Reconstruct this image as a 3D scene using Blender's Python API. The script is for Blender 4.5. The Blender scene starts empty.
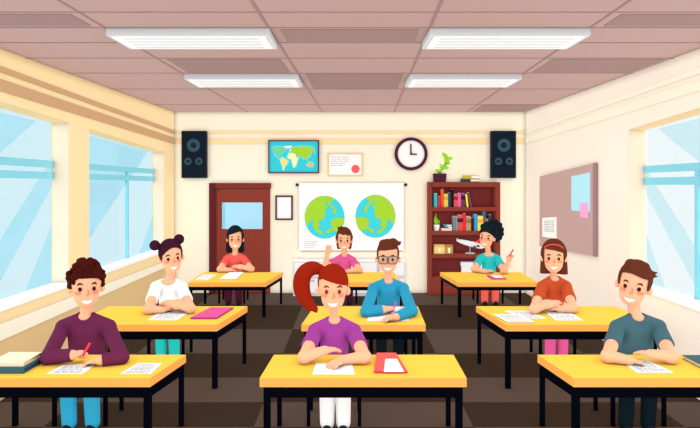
import bpy, bmesh, math, random
import numpy as np
from mathutils import Vector, Matrix

random.seed(7)
SC = bpy.context.scene
COL = SC.collection
PI = math.pi
F = 600.0; CX = 350.0; HY = 185.0; CH = 1.9      # focal length (px), principal column, horizon row, eye height
D = 10.56; XW = 3.09                              # back wall distance, half width of the room

def W(px, py, d):
    return Vector(((px - CX) * d / F, d, CH - (py - HY) * d / F))

def on_plane(px, py, z):
    d = (CH - z) * F / (py - HY)
    return Vector(((px - CX) * d / F, d, z))

def on_side(px, py, x):
    d = F * x / (px - CX)
    return Vector((x, d, CH - (py - HY) * d / F))

# ------------------------------------------------------------------ materials
def lin(h):
    h = h.lstrip('#')
    c = [int(h[i:i + 2], 16) / 255 for i in (0, 2, 4)]
    return [x / 12.92 if x <= .04045 else ((x + .055) / 1.055) ** 2.4 for x in c]

_mats = {}
def mat(hexcol, rough=.85, spec=.05, gain=1.0, noise=0.0):
    key = (hexcol, rough, spec, gain, noise)
    if key in _mats: return _mats[key]
    m = bpy.data.materials.new('paint_' + hexcol)
    m.use_nodes = True
    nt = m.node_tree
    b = nt.nodes['Principled BSDF']
    c = [min(.93, x * gain) for x in lin(hexcol)]
    b.inputs['Base Color'].default_value = (*c, 1)
    b.inputs['Roughness'].default_value = rough
    b.inputs['Specular IOR Level'].default_value = spec
    if noise:
        tc = nt.nodes.new('ShaderNodeTexCoord'); nz = nt.nodes.new('ShaderNodeTexNoise')
        nz.inputs['Scale'].default_value = 14
        mr = nt.nodes.new('ShaderNodeMapRange')
        mr.inputs['To Min'].default_value = 1 - noise; mr.inputs['To Max'].default_value = 1 + noise
        mx = nt.nodes.new('ShaderNodeMix'); mx.data_type = 'RGBA'; mx.blend_type = 'MULTIPLY'
        mx.inputs['Factor'].default_value = 1
        mx.inputs['A'].default_value = (*c, 1)
        nt.links.new(tc.outputs['Object'], nz.inputs['Vector'])
        nt.links.new(nz.outputs['Fac'], mr.inputs['Value'])
        nt.links.new(mr.outputs['Result'], mx.inputs['B'])
        nt.links.new(mx.outputs['Result'], b.inputs['Base Color'])
    _mats[key] = m
    return m

def emit_mat(name, hexcol, strength):
    m = bpy.data.materials.new(name); m.use_nodes = True
    b = m.node_tree.nodes['Principled BSDF']
    b.inputs['Base Color'].default_value = (*lin(hexcol), 1)
    b.inputs['Emission Color'].default_value = (*lin(hexcol), 1)
    b.inputs['Emission Strength'].default_value = strength
    b.inputs['Roughness'].default_value = .6
    return m

def glass_mat(name, hexcol, gain=1.0, frost=0.0):
    m = bpy.data.materials.new(name); m.use_nodes = True
    nt = m.node_tree
    for n in list(nt.nodes): nt.nodes.remove(n)
    out = nt.nodes.new('ShaderNodeOutputMaterial')
    tr = nt.nodes.new('ShaderNodeBsdfTransparent')
    tr.inputs['Color'].default_value = (*[min(1, x * gain) ** .5 for x in (lin(hexcol) if isinstance(hexcol, str) else hexcol)], 1)      # light crosses two faces
    gl = nt.nodes.new('ShaderNodeBsdfGlossy'); gl.inputs['Roughness'].default_value = .05
    mx = nt.nodes.new('ShaderNodeMixShader'); mx.inputs[0].default_value = .02
    nt.links.new(tr.outputs[0], mx.inputs[1]); nt.links.new(gl.outputs[0], mx.inputs[2])
    last = mx
    if frost:                                        # optional diffuse share scatters light
        df = nt.nodes.new('ShaderNodeBsdfDiffuse'); df.inputs['Color'].default_value = (.95, .95, .95, 1)
        m2 = nt.nodes.new('ShaderNodeMixShader'); m2.inputs[0].default_value = frost
        nt.links.new(mx.outputs[0], m2.inputs[1]); nt.links.new(df.outputs[0], m2.inputs[2]); last = m2
    nt.links.new(last.outputs[0], out.inputs['Surface'])
    return m

# ------------------------------------------------------------------ objects
def tag(o, label=None, cat=None, group=None, kind=None):
    if label: o['label'] = label
    if cat: o['category'] = cat
    if group: o['group'] = group
    if kind: o['kind'] = kind
    return o

def empty(name, loc, label=None, cat=None, group=None, kind=None):
    o = bpy.data.objects.new(name, None); COL.objects.link(o)
    o.location = loc; o.empty_display_size = .1
    return tag(o, label, cat, group, kind)

def origin_of(o):
    v = Vector((0, 0, 0))
    while o is not None:
        v += o.location; o = o.parent
    return v

class MB:
    """collects faces with several materials and links them as one mesh object"""
    def __init__(s): s.v = []; s.f = []; s.m = []; s.mats = []
    def mi(s, m):
        if m not in s.mats: s.mats.append(m)
        return s.mats.index(m)
    def add(s, vs, fs, m):
        n = len(s.v); k = s.mi(m)
        s.v += [tuple(v) for v in vs]
        for f in fs: s.f.append([i + n for i in f]); s.m.append(k)
        return s
    def box(s, x0, x1, y0, y1, z0, z1, m):
        vs = [(x, y, z) for z in (z0, z1) for y in (y0, y1) for x in (x0, x1)]
        return s.add(vs, [(0, 2, 3, 1), (4, 5, 7, 6), (0, 1, 5, 4), (2, 6, 7, 3), (0, 4, 6, 2), (1, 3, 7, 5)], m)
    def prism(s, bottom, top, m, mside=None, mbot=None):
        n = len(bottom)
        vs = list(bottom) + list(top)
        s.add(vs, [tuple(range(n))[::-1]], mbot or m)
        s.add(vs, [tuple(range(n, 2 * n))], m)
        s.add(vs, [(i, (i + 1) % n, n + (i + 1) % n, n + i) for i in range(n)], mside or m)
        return s
    def extr(s, poly, vec, m, mside=None):
        """polygon of points pushed along vec into a solid"""
        v = Vector(vec)
        return s.prism([Vector(p) for p in poly], [Vector(p) + v for p in poly], m, mside)
    def tube(s, pts, r, m, n=8, cap=True):
        pts = [Vector(p) for p in pts]; rs = r if isinstance(r, (list, tuple)) else [r] * len(pts)
        rings = []
        for i, p in enumerate(pts):
            t = (pts[min(i + 1, len(pts) - 1)] - pts[max(i - 1, 0)]).normalized()
            a = Vector((0, 0, 1)) if abs(t.z) < .9 else Vector((1, 0, 0))
            u = t.cross(a).normalized(); w = t.cross(u)
            rings.append([p + (u * math.cos(2 * PI * k / n) + w * math.sin(2 * PI * k / n)) * rs[i] for k in range(n)])
        vs = [v for r_ in rings for v in r_]; fs = []
        for i in range(len(rings) - 1):
            for k in range(n):
                fs.append((i * n + k, i * n + (k + 1) % n, (i + 1) * n + (k + 1) % n, (i + 1) * n + k))
        if cap:
            fs.append(tuple(range(n))[::-1]); fs.append(tuple(range((len(rings) - 1) * n, len(rings) * n)))
        return s.add(vs, fs, m)
    def disc(s, c, axis, prof, m, n=40, mats=None):
        """lathe about axis from c; prof = [(radius, height)], closed where radius 0"""
        c = Vector(c); ax = Vector(axis).normalized()
        a = Vector((0, 0, 1)) if abs(ax.z) < .9 else Vector((1, 0, 0))
        u = ax.cross(a).normalized(); w = ax.cross(u)
        for j in range(len(prof) - 1):
            (r0, h0), (r1, h1) = prof[j], prof[j + 1]
            mm = mats[j] if mats else m
            vs = []
            for r, h in ((r0, h0), (r1, h1)):
                for k in range(n):
                    t = 2 * PI * k / n
                    vs.append(c + ax * h + (u * math.cos(t) + w * math.sin(t)) * max(r, 1e-5))
            s.add(vs, [(k, (k + 1) % n, n + (k + 1) % n, n + k) for k in range(n)], mm)
        return s
    def build(s, name, parent=None, loc=None, bevel=0, smooth=False, kind=None):
        o0 = Vector(loc) if loc is not None else (origin_of(parent) if parent else Vector((0, 0, 0)))
        me = bpy.data.meshes.new(name)
        me.from_pydata([tuple(Vector(v) - o0) for v in s.v], [], s.f)
        for m in s.mats: me.materials.append(m)
        me.polygons.foreach_set('material_index', s.m)
        bm = bmesh.new(); bm.from_mesh(me)
        bmesh.ops.remove_doubles(bm, verts=bm.verts, dist=1e-5)
        bmesh.ops.recalc_face_normals(bm, faces=bm.faces)
        bm.to_mesh(me); bm.free()
        if smooth: me.polygons.foreach_set('use_smooth', [True] * len(me.polygons))
        me.update()
        o = bpy.data.objects.new(name, me); COL.objects.link(o)
        if parent: o.parent = parent
        if loc is not None and not parent: o.location = loc
        if bevel:
            b = o.modifiers.new('bevel', 'BEVEL'); b.width = bevel; b.segments = 2; b.limit_method = 'ANGLE'
        if kind: o['kind'] = kind
        return o

def back_rect(mb, x0, y0, x1, y1, d, depth, m, mside=None):
    """slab hanging against the back: front face at distance d shows pixels x0..x1, y0..y1"""
    a = W(x0, y1, d); b = W(x1, y0, d)
    return mb.box(a.x, b.x, d, d + depth, a.z, b.z, m)

def mid(*pts):
    v = Vector((0, 0, 0))
    for p in pts: v += Vector(p)
    return v / len(pts)

# ------------------------------------------------------------------ palette
M_BACK = mat('#FCEFD9'); M_LEFT = mat('#F8DCA9'); M_RIGHT = mat('#FEEBDB')  # shading between the walls is put into these tones, left wall darkest
M_WHITE = mat('#FFFFFF'); M_WALL_SHADE = mat('#DEBE89'); M_STRIPE = mat('#C9A27B')
M_CEIL = mat('#BC9C97'); M_JOINT = mat('#A08280'); M_PANEL = mat('#A08380')
M_FL1 = mat('#52443C', noise=.02); M_FL2 = mat('#35291F', noise=.02)
M_TOP = mat('#FAC94D'); M_EDGE = mat('#F6AA52'); M_METAL = mat('#04060F', rough=.6, spec=.02)
M_WOOD = mat('#893D31', noise=.03); M_WOODIN = mat('#6C2B2A'); M_WOODDK = mat('#5E2427')
M_PLUM = mat('#4F2239'); M_BAR = mat('#86CEDF'); M_TEXT = mat('#ACACB4'); M_TEXT2 = mat('#CBCBD0'); M_SOFFIT_SHADE = mat('#E3C596'); M_JAMB = mat('#E8D6BE')
M_SKIN = mat('#FFB590', rough=.7)
def tint_ratio(a, b): return [x / y for x, y in zip(lin(a), lin(b))]
M_GLASS = glass_mat('pale_blue_glass', '#D4F1FA'); M_REFLECT = glass_mat('blue_reflection_tint', tint_ratio('#B4E9FA', '#D4F1FA'))
M_GLASS_R = glass_mat('clear_blue_glass', '#F0FAFD'); M_REFLECT_R = glass_mat('pale_reflection_tint', tint_ratio('#D2F1F9', '#F0FAFD'))

# ================================================================== ROOM SHELL
Y0 = 1.6
def zc(d): return 3.185 - .0152 * (D - d)
def dceil(y): return 674.7 / (175.88 - y)

# floor: checkered carpet tiles
rows = [1.2, 2.6, 3.55, 3.93, 4.28, 4.71, 5.25, 5.92, 6.77, 7.9, 9.5, D + .2]
cols = [-XW - .25, -2.41, -.755, .97, 2.63, XW + .25]
mb = MB()
for j in range(len(rows) - 1):
    for i in range(len(cols) - 1):
        light = (i + (len(rows) - 2 - j)) % 2 == 1
        mb.add([(cols[i], rows[j], 0), (cols[i + 1], rows[j], 0), (cols[i + 1], rows[j + 1], 0), (cols[i], rows[j + 1], 0)],
               [(0, 1, 2, 3)], M_FL1 if light else M_FL2)
mb.box(-XW - .25, XW + .25, 1.2, D + .2, -.1, -.004, M_FL2)
tag(mb.build('floor'), kind='structure')

# ceiling: sloping very slightly, with joints and darker set-in panels
mb = MB()
mb.prism([(-XW - .25, Y0, zc(Y0)), (XW + .25, Y0, zc(Y0)), (XW + .25, D + .2, zc(D + .2)), (-XW - .25, D + .2, zc(D + .2))],
         [(-XW - .25, Y0, zc(Y0) + .1), (XW + .25, Y0, zc(Y0) + .1), (XW + .25, D + .2, zc(D + .2) + .1), (-XW - .25, D + .2, zc(D + .2) + .1)], M_CEIL)
def cstrip(p, q, w, m, t=.004):
    p = Vector((p[0], p[1], zc(p[1]))); q = Vector((q[0], q[1], zc(q[1])))
    n = (q - p).cross(Vector((0, 0, 1))).normalized() * w / 2
    lo = Vector((0, 0, -t))
    mb.prism([p - n + lo, p + n + lo, q + n + lo, q - n + lo], [p - n, p + n, q + n, q - n], m)
jy = [-3, 12, 27.5, 42.5, 58, 73, 89, 104.5]
for y in jy:
    d = dceil(y); cstrip((-XW, d), (XW, d), .012 * d / 4, M_JOINT)
lines = [(-1.86, -1.804), (-.625, -.484), (.597, .774), (1.806, 2.059)]     # x at d=4.168 and at D
def lx(k, d):
    a, b = lines[k]; return a + (b - a) * (d - 4.168) / (D - 4.168)
for k in range(4): cstrip((lx(k, Y0), Y0), (lx(k, D), D), .02, M_JOINT)
def dark(ya, yb, xa, xb):
    """darker panel between two joints; xa, xb are functions of d"""
    d0, d1 = dceil(ya), dceil(yb); e = .05
    d0 += e; d1 -= e
    q = [Vector((xa(d0) + e * 1.6, d0, zc(d0))), Vector((xb(d0) - e * 1.6, d0, zc(d0))), Vector((xb(d1) - e * 1.6, d1, zc(d1))), Vector((xa(d1) + e * 1.6, d1, zc(d1)))]
    mb.prism([p + Vector((0, 0, -.005)) for p in q], q, M_PANEL)
L = [lambda d: -XW, lambda d: lx(0, d), lambda d: lx(1, d), lambda d: lx(2, d), lambda d: lx(3, d), lambda d: XW + .02]
dark(12, 27.5, L[0], L[1]); dark(27.5, 42.5, L[2], L[3]); dark(58, 73, L[1], L[2]); dark(58, 73, L[4], L[5])
dark(73, 89, L[2], L[3]); dark(104.5, 112, L[4], L[5]); dark(12, 27.5, L[4], L[5])
tag(mb.build('ceiling'), kind='structure')

# back wall
mb = MB(); mb.box(-XW - .25, XW + .25, D, D + .2, -.1, zc(D) + .1, M_BACK)
tag(mb.build('wall_back'), kind='structure')
n_trim = [0]
def trim(mb, **k):
    n_trim[0] += 1
    return tag(mb.build('trim_or_shade_%d' % n_trim[0], **k), kind='structure')
for y0, y1 in ((130.6, 134), (138, 144.2)):
    mb = MB(); a = W(0, y1, D); b = W(0, y0, D)
    mb.box(-XW, XW, D - .008, D + .01, a.z, b.z, M_LEFT); trim(mb)

# side walls with window openings. Lines along a wall are given by their height at two distances
def line(d0, z0, d1, z1): return lambda d: z0 + (z1 - z0) * (d - d0) / (d1 - d0)
SILL = .815
def wall_piece(mb, x0, x1, d0, d1, zb, zt, m):
    q = [(d0, zb(d0)), (d1, zb(d1)), (d1, zt(d1)), (d0, zt(d0))]
    mb.prism([(x0, y, z) for y, z in q], [(x1, y, z) for y, z in q], m)
cst = lambda v: (lambda d: v)
topL = line(5.3, 2.64, 9.97, 2.45); topR = line(5.27, 2.585, 6.65, 2.515)
zcc = lambda d: zc(d) + .05
mb = MB(); x0, x1 = -XW - .2, -XW
wall_piece(mb, x0, x1, Y0, D, topL, zcc, M_LEFT)
wall_piece(mb, x0, x1, Y0, D, cst(-.05), cst(SILL), M_LEFT)
for a, b in ((Y0, 2.9), (6.6, 7.1), (9.97, D)): wall_piece(mb, x0, x1, a, b, cst(SILL), topL, M_LEFT)
tag(mb.build('wall_left'), kind='structure')
mb = MB(); x0, x1 = XW, XW + .2
wall_piece(mb, x0, x1, Y0, D, topR, zcc, M_RIGHT)
wall_piece(mb, x0, x1, Y0, D, cst(-.05), cst(SILL), M_RIGHT)
for a, b in ((Y0, 2.9), (6.65, D)): wall_piece(mb, x0, x1, a, b, cst(SILL), topR, M_RIGHT)
tag(mb.build('wall_right'), kind='structure')
# painted cornice mouldings on the side walls
for a, b in (((5.3, 2.951, D, 2.857), (5.3, 2.898, D, 2.797)), ((5.3, 2.836, D, 2.727), (5.3, 2.73, D, 2.619))):
    mb = MB(); wall_piece(mb, -XW, -XW + .012, Y0, D, line(*b), line(*a), M_STRIPE); trim(mb)
for a, b in (((5.27, 2.936, D, 2.86), (5.27, 2.885, D, 2.80)), ((5.27, 2.83, D, 2.735), (5.27, 2.734, D, 2.628))):
    mb = MB(); wall_piece(mb, XW - .008, XW, Y0, D, line(*b), line(*a), M_BACK); trim(mb)
# chair rail on the left wall, with shade painted in tan below it
mb = MB(); wall_piece(mb, -XW, -XW + .03, Y0, D, cst(.535), line(5.3, .675, 9.66, .63), M_BACK); trim(mb)
mb = MB(); wall_piece(mb, -XW, -XW + .012, Y0, D, cst(0), cst(.535), M_WALL_SHADE); trim(mb)

# windows
def window(n, side, d0, d1, top, bars, mull, streaks, gmat, reflmat):
    xg = side * (XW + .18)
    t = empty('window_%d' % n, (xg, (d0 + d1) / 2, SILL), kind='structure')
    s = side
    mb = MB(); q = [(d0, SILL), (d1, SILL), (d1, top(d1)), (d0, top(d0))]
    mb.prism([(xg, y, z) for y, z in q], [(xg + s * .008, y, z) for y, z in q], gmat); mb.build('pane', t)
    for a, b in bars:
        mb = MB(); wall_piece(mb, xg - s * .02, xg + s * .02, d0, d1, cst(a), cst(b), M_BAR); mb.build('rail', t)
    for dm in mull:
        mb = MB(); mb.box(xg - .018, xg + .018, dm - .025, dm + .025, SILL, bars[1][0], M_BAR); mb.build('mullion', t)
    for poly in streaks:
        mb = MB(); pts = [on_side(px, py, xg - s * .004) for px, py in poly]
        mb.extr(pts, (s * .003, 0, 0), reflmat); mb.build('reflection_tint', t)  # painted reflection: blue shapes leave the pale glare streaks on the pane
    for a, b in ((d0, d0 + .008), (d1 - .008, d1)):
        mb = MB(); wall_piece(mb, s * XW, xg, a, b, cst(SILL), top, M_JAMB); mb.build('jamb', t)
    mb = MB(); wall_piece(mb, s * XW, xg, d0, d1, lambda d: top(d) - .008, top, M_SOFFIT_SHADE); mb.build('soffit_shade', t)  # soffit strip whose tan colour carries the shade under the opening
    mb = MB(); mb.box(min(xg, s * (XW - .02)), max(xg, s * (XW - .02)), d0, d1, SILL - .03, SILL + .012, M_WHITE); mb.build('sill', t)
    return t
BL_ = ((1.966, 2.04), (2.09, 2.165))
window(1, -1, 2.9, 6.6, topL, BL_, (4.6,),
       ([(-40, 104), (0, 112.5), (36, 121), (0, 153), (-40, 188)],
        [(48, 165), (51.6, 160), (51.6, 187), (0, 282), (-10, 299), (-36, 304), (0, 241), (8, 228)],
        [(51.6, 226), (51.6, 284), (26, 290)]), M_GLASS, M_REFLECT)
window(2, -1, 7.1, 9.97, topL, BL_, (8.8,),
       ([(89.5, 135.5), (148, 151), (95, 230), (89.5, 239)], [(154, 213), (154, 251), (139, 255.5)]), M_GLASS, M_REFLECT)
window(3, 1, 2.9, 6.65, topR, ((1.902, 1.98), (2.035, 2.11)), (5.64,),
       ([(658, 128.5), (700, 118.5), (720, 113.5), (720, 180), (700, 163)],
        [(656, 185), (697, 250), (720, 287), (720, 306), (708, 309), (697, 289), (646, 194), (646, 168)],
        [(646, 233), (668, 297), (646, 291)]), M_GLASS_R, M_REFLECT_R)

# door with a glazed upper light, standing in the back wall
t = empty('door_1', W(240, 293, D), kind='structure')
mb = MB(); back_rect(mb, 214.5, 188.5, 270, 293.2, D - .03, .04, M_WOOD); leaf = mb.build('door_leaf', t, bevel=.006)
mb = MB()
back_rect(mb, 209, 183, 214.5, 293.2, D - .09, .1, M_WOODDK)
back_rect(mb, 214, 183, 270.6, 188.5, D - .07, .08, mat('#7C3530'))
mb.build('door_frame', t)
mb = MB()
for r in ((218, 190, 269, 190.8), (218, 190, 218.8, 293)): back_rect(mb, *r, D - .036, .01, mat('#A24F3E'))
mb.build('bead', t)
M_PANE = mat('#A8DDF6', rough=.2, spec=.4)
mb = MB(); back_rect(mb, 222, 202.5, 262.5, 229, D - .034, .01, M_PANE); pn = mb.build('pane', t)
mb = MB(); back_rect(mb, 222, 202.5, 224.3, 229, D - .042, .012, M_BAR); mb.build('pane_bead', t)

# baseboards behind the cabinets are not shown in the photograph

# ================================================================== CEILING LIGHTS
M_HOUSE = mat('#DADCDE'); M_DIFF = emit_mat('light_diffuser', '#FFFFFF', .18)
M_SLAT = mat('#DFE1E1')
def ceiling_light(x0, x1, d0, d1, label):
    z1 = zc((d0 + d1) / 2); t = empty('ceiling_light', ((x0 + x1) / 2, (d0 + d1) / 2, z1), label, 'ceiling light', 'fluorescent ceiling lights')
    h = .056
    mb = MB()
    lo = [(x0, d0, zc(d0) - h), (x1, d0, zc(d0) - h), (x1, d1, zc(d1) - h), (x0, d1, zc(d1) - h)]
    hi = [(x0, d0, zc(d0)), (x1, d0, zc(d0)), (x1, d1, zc(d1)), (x0, d1, zc(d1))]
    mb.prism(lo, hi, M_HOUSE, mat('#CDD0D3')); mb.build('housing', t)
    e = .035
    mb = MB(); mb.prism([(x0 + e, d0 + e, zc(d0) - h - .006), (x1 - e, d0 + e, zc(d0) - h - .006), (x1 - e, d1 - e, zc(d1) - h - .006), (x0 + e, d1 - e, zc(d1) - h - .006)],
                        [(x0 + e, d0 + e, zc(d0) - h), (x1 - e, d0 + e, zc(d0) - h), (x1 - e, d1 - e, zc(d1) - h), (x0 + e, d1 - e, zc(d1) - h)], M_DIFF)
    mb.build('diffuser', t)
    for k in range(4):
        y = d0 + (d1 - d0) * (.18 + .21 * k); w = (d1 - d0) * .05
        mb = MB(); mb.box(x0 + .09, x1 - .09, y - w, y + w, zc(y) - h - .0085, zc(y) - h - .004, M_SLAT); mb.build('louvre', t)
    l = bpy.data.lights.new('tube_light', 'AREA'); l.shape = 'RECTANGLE'; l.size = x1 - x0; l.size_y = d1 - d0; l.energy = 5; l.color = (1, .97, .93)
    lo_ = bpy.data.objects.new('tube_light', l); COL.objects.link(lo_); lo_.location = (0, 0, -h - .03); lo_.parent = t
ceiling_light(-1.854, -.615, 4.56, 5.06, 'large white louvred ceiling light above the left side, nearest the curly haired boy')
ceiling_light(.608, 1.83, 4.56, 5.06, 'large white louvred ceiling light above the right side, nearest the teal shirt boy')
ceiling_light(-1.83, -.574, 6.62, 7.24, 'smaller looking white ceiling light further back, towards the red door')
ceiling_light(.662, 1.898, 6.62, 7.24, 'smaller looking white ceiling light further back, towards the wall clock and bookcase')

# ================================================================== BACK WALL THINGS
M_SPK = mat('#151E2A', rough=.6); M_CONE = mat('#355464'); M_CONE2 = mat('#1B2835')
def speaker(x, label):
    d = D - .13
    t = empty('loudspeaker', W(x, 178, D), label, 'loudspeaker', 'wall loudspeakers')
    mb = MB(); back_rect(mb, x - 12.3, 130.8, x + 12.3, 178, d, .13, M_SPK); mb.build('cabinet', t, bevel=.008)
    def cone(px, py, r, nm):
        c = W(px, py, d); R = r * d / F
        mb = MB(); mb.disc(c, (0, -1, 0), [(R * 1.08, 0), (R * 1.08, .008), (R, .012), (R * .92, .012), (R * .86, .004), (R * .5, -.01 + .012), (R * .42, .006), (R * .3, .012), (0, .016)], M_CONE,
                           mats=[M_CONE2, M_CONE2, M_CONE2, M_CONE, M_CONE, M_CONE, M_CONE2, M_CONE2])
        mb.build(nm, t, smooth=False)
    cone(x, 145.3, 7, 'woofer'); cone(x - 5.6, 161.3, 4, 'tweeter'); cone(x + 5.4, 161.3, 4, 'tweeter')
    mb = MB()
    for k in range(-2, 3):
        c = W(x + k * 1.8, 174 + abs(k) * -.6, d); mb.disc(c, (0, -1, 0), [(.008, 0), (.008, .004), (0, .005)], M_CONE2, n=10)
    mb.build('indicator_row', t)
speaker(193.6, 'black loudspeaker mounted on the wall above the red door')
speaker(503.9, 'black loudspeaker mounted on the wall above the bookcase, in the right corner')

# framed blank notice beside the door
def framed(name, x0, y0, x1, y1, fr, m_frame, label, cat, depth=.03):
    t = empty(name, W((x0 + x1) / 2, (y0 + y1) / 2, D), label, cat)
    d = D - depth
    mb = MB()
    for r in ((x0, y0, x1, y0 + fr), (x0, y1 - fr, x1, y1), (x0, y0 + fr, x0 + fr, y1 - fr), (x1 - fr, y0 + fr, x1, y1 - fr)):
        back_rect(mb, *r, d, depth, m_frame)
    mb.build('frame', t)
    return t, d
t, d = framed('picture_frame', 275.3, 195.5, 292.7, 220, 1.5, M_PLUM, 'small upright blank white sheet in a dark plum frame beside the red door', 'picture frame')
mb = MB(); back_rect(mb, 276.5, 196.8, 291.5, 218.8, D - .015, .014, M_WHITE); mb.build('sheet', t)

# certificate with a red seal
t, d = framed('certificate', 327.8, 153, 362.7, 176, 1.1, mat('#F9C978'), 'certificate with grey text and red seal in thin orange frame', 'certificate', .02)
mb = MB(); back_rect(mb, 328.8, 154, 361.8, 175, D - .012, .011, M_WHITE)
for j in range(5):
    y = 156.6 + j * 2.1; xs = 331
    for w in ([5, 4, 6], [3, 6, 4, 3], [6, 5, 5], [4, 3, 6], [6, 5])[j]:
        back_rect(mb, xs, y, xs + w, y + .8, D - .0135, .002, M_TEXT2); xs += w + .9
mb.build('sheet', t)
mb = MB(); mb.disc(W(355.5, 169, D - .012), (0, -1, 0), [(.072, 0), (.072, .005), (0, .006)], mat('#F9625E'), n=30); mb.build('seal', t)

# wall clock reading three o'clock
c = W(410.9, 154, D); t = empty('wall_clock', c, "round white wall clock with plum rim showing three o'clock", 'clock')
R = 16.4 * D / F
mb = MB(); mb.disc(c, (0, -1, 0), [(R, 0), (R, .05), (R * .97, .06), (R * .84, .06), (R * .81, .045)], M_PLUM, n=64); mb.build('rim', t)
mb = MB(); mb.disc(c, (0, -1, 0), [(R * .84, .0), (R * .84, .03), (0, .03)], M_WHITE, n=64); mb.build('dial', t)
for nm, p in (('minute_hand', (410.9, 144)), ('hour_hand', (416.8, 154.2))):
    a = W(410.9, 154.2, D - .04); b = W(*p, D - .04)
    mb = MB(); mb.tube([a, b], .012, M_PLUM); mb.build(nm, t)
mb = MB(); mb.disc(c + Vector((0, 0, 0)), (0, -1, 0), [(.02, .03), (.02, .055), (0, .056)], M_PLUM, n=20); mb.build('hub', t)

# world map in a dark frame
def cpoly(pts, ox, oy, sc): return [(ox + x / sc, oy + y / sc) for x, y in pts]
def flat(mb, pts, d, th, m): mb.extr([W(x, y, d) for x, y in pts], (0, th, 0), m)
t, dd = framed('world_map', 268.2, 140, 319, 173.2, 1.1, mat('#5A3A50'), 'framed colourful world map with cyan sea above the door', 'map', .07)
mb = MB(); back_rect(mb, 269, 141, 318.2, 172.3, D - .05, .045, mat('#3BCFDD'))
conts = {
 '#76D3A0': [[(100, 165), (120, 150), (160, 145), (205, 150), (220, 175), (200, 190), (175, 205), (160, 215), (170, 235), (180, 243), (160, 240), (140, 220), (125, 205), (128, 185)]],
 '#FFFFFF': [[(205, 138), (240, 135), (275, 135), (265, 150), (235, 162), (228, 150), (207, 152)], [(250, 172), (265, 165), (268, 175), (255, 180)]],
 '#FFE08A': [[(178, 240), (195, 235), (240, 265), (235, 285), (215, 305), (205, 343), (195, 340), (190, 295), (172, 262)]],
 '#FFF5BC': [[(235, 230), (248, 200), (270, 195), (300, 205), (310, 235), (332, 238), (320, 260), (310, 300), (295, 318), (282, 315), (275, 275), (268, 248), (245, 250)]],
 '#A4D53A': [[(250, 195), (262, 180), (275, 150), (300, 145), (345, 140), (400, 142), (462, 152), (455, 168), (468, 195), (460, 210), (450, 180), (435, 185), (430, 215), (420, 230), (400, 245), (415, 268), (405, 265), (390, 238), (372, 248), (360, 225), (345, 222), (330, 235), (315, 225), (305, 200), (280, 195)]],
 '#F3B65F': [[(402, 295), (420, 280), (445, 275), (455, 295), (445, 315), (425, 310), (405, 308)]]}
k = 0
for hx, polys in conts.items():
    for p in polys:
        k += 1
        cxm = sum(a for a, b in p) / len(p); cym = sum(b for a, b in p) / len(p)
        halo = [(a + (a - cxm) / max(1, math.hypot(a - cxm, b - cym)) * 11, b + (b - cym) / max(1, math.hypot(a - cxm, b - cym)) * 11) for a, b in p]
        if hx != '#FFFFFF': flat(mb, cpoly(halo, 260, 130, 8.557), D - .0512 - .0002 * k, .002, mat('#6CE7F1'))
        flat(mb, cpoly(p, 260, 130, 8.557), D - .0545 - .0002 * k, .002, mat(hx))
mb.build('map_sheet', t)

# hanging wall chart with two hemispheres
c = W(351.5, 250, D); t = empty('wall_chart', c, 'white hanging wall chart showing two green and blue hemispheres', 'wall chart')
d = D - .04
mb = MB(); back_rect(mb, 299, 183, 403.8, 250.5, d, .006, M_WHITE)
M_SEA = mat('#43D5E0'); M_LAND = mat('#A4D53A')
land1 = [(106, 235), (105, 215), (115, 175), (150, 132), (180, 116), (212, 112), (240, 117), (262, 128), (250, 140), (243, 150), (262, 170), (275, 195), (265, 212), (255, 200), (258, 180), (235, 160), (222, 143), (208, 145), (225, 160), (225, 175), (212, 200), (215, 225), (205, 238), (185, 240), (180, 262), (190, 270), (172, 285), (200, 305), (205, 318), (180, 312), (160, 295), (148, 265), (155, 250), (138, 240), (120, 272), (110, 255)]
land2 = [(245, 262), (250, 240), (275, 228), (318, 232), (315, 260), (305, 285), (295, 300), (270, 300), (250, 295), (240, 310), (222, 315), (220, 298), (240, 290), (255, 275)]
for mir in (0, 1):
    cxp = 212 if not mir else 484; cyp = 226 if not mir else 221
    circ = [(cxp + 107 * math.cos(a * PI / 24), cyp + 115 * math.sin(a * PI / 24)) for a in range(48)]
    flat(mb, cpoly(circ, 285, 175, 5.354), d - .003, .003, M_SEA)
    for p in (land1, land2):
        q = [((696 - x if mir else x), y - (5 if mir else 0)) for x, y in p]
        flat(mb, cpoly(q, 285, 175, 5.354), d - .006, .003, M_LAND)
for j in range(4):
    x = 304
    for w in ((4, 3, 5), (5, 6), (3, 5, 3), (6, 3))[j]:
        back_rect(mb, x, 241.2 + j * 1.9, x + w, 241.9 + j * 1.9, d - .002, .003, M_TEXT2); x += w + .8
mb.build('chart_sheet', t)
mb = MB(); mb.tube([W(298, 184.8, d + .024), W(404.8, 184.8, d + .024)], .014, M_PLUM); mb.build('rod', t)
for x in (298.2, 404.6):
    mb = MB(); mb.disc(W(x - (1 if x < 300 else -1), 184.8, d + .022), (1 if x > 300 else -1, 0, 0), [(0, -.012), (.026, -.012), (.026, .015), (.016, .026), (0, .028)], M_PLUM, n=20); mb.build('rod_cap', t)
mb = MB(); mb.tube([W(302, 251, d + .012), W(402, 251, d + .012)], .012, mat('#C9A59A')); mb.build('chart_shadow', t)  # shadow along the chart's bottom edge, modelled as a pinkish bar

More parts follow.
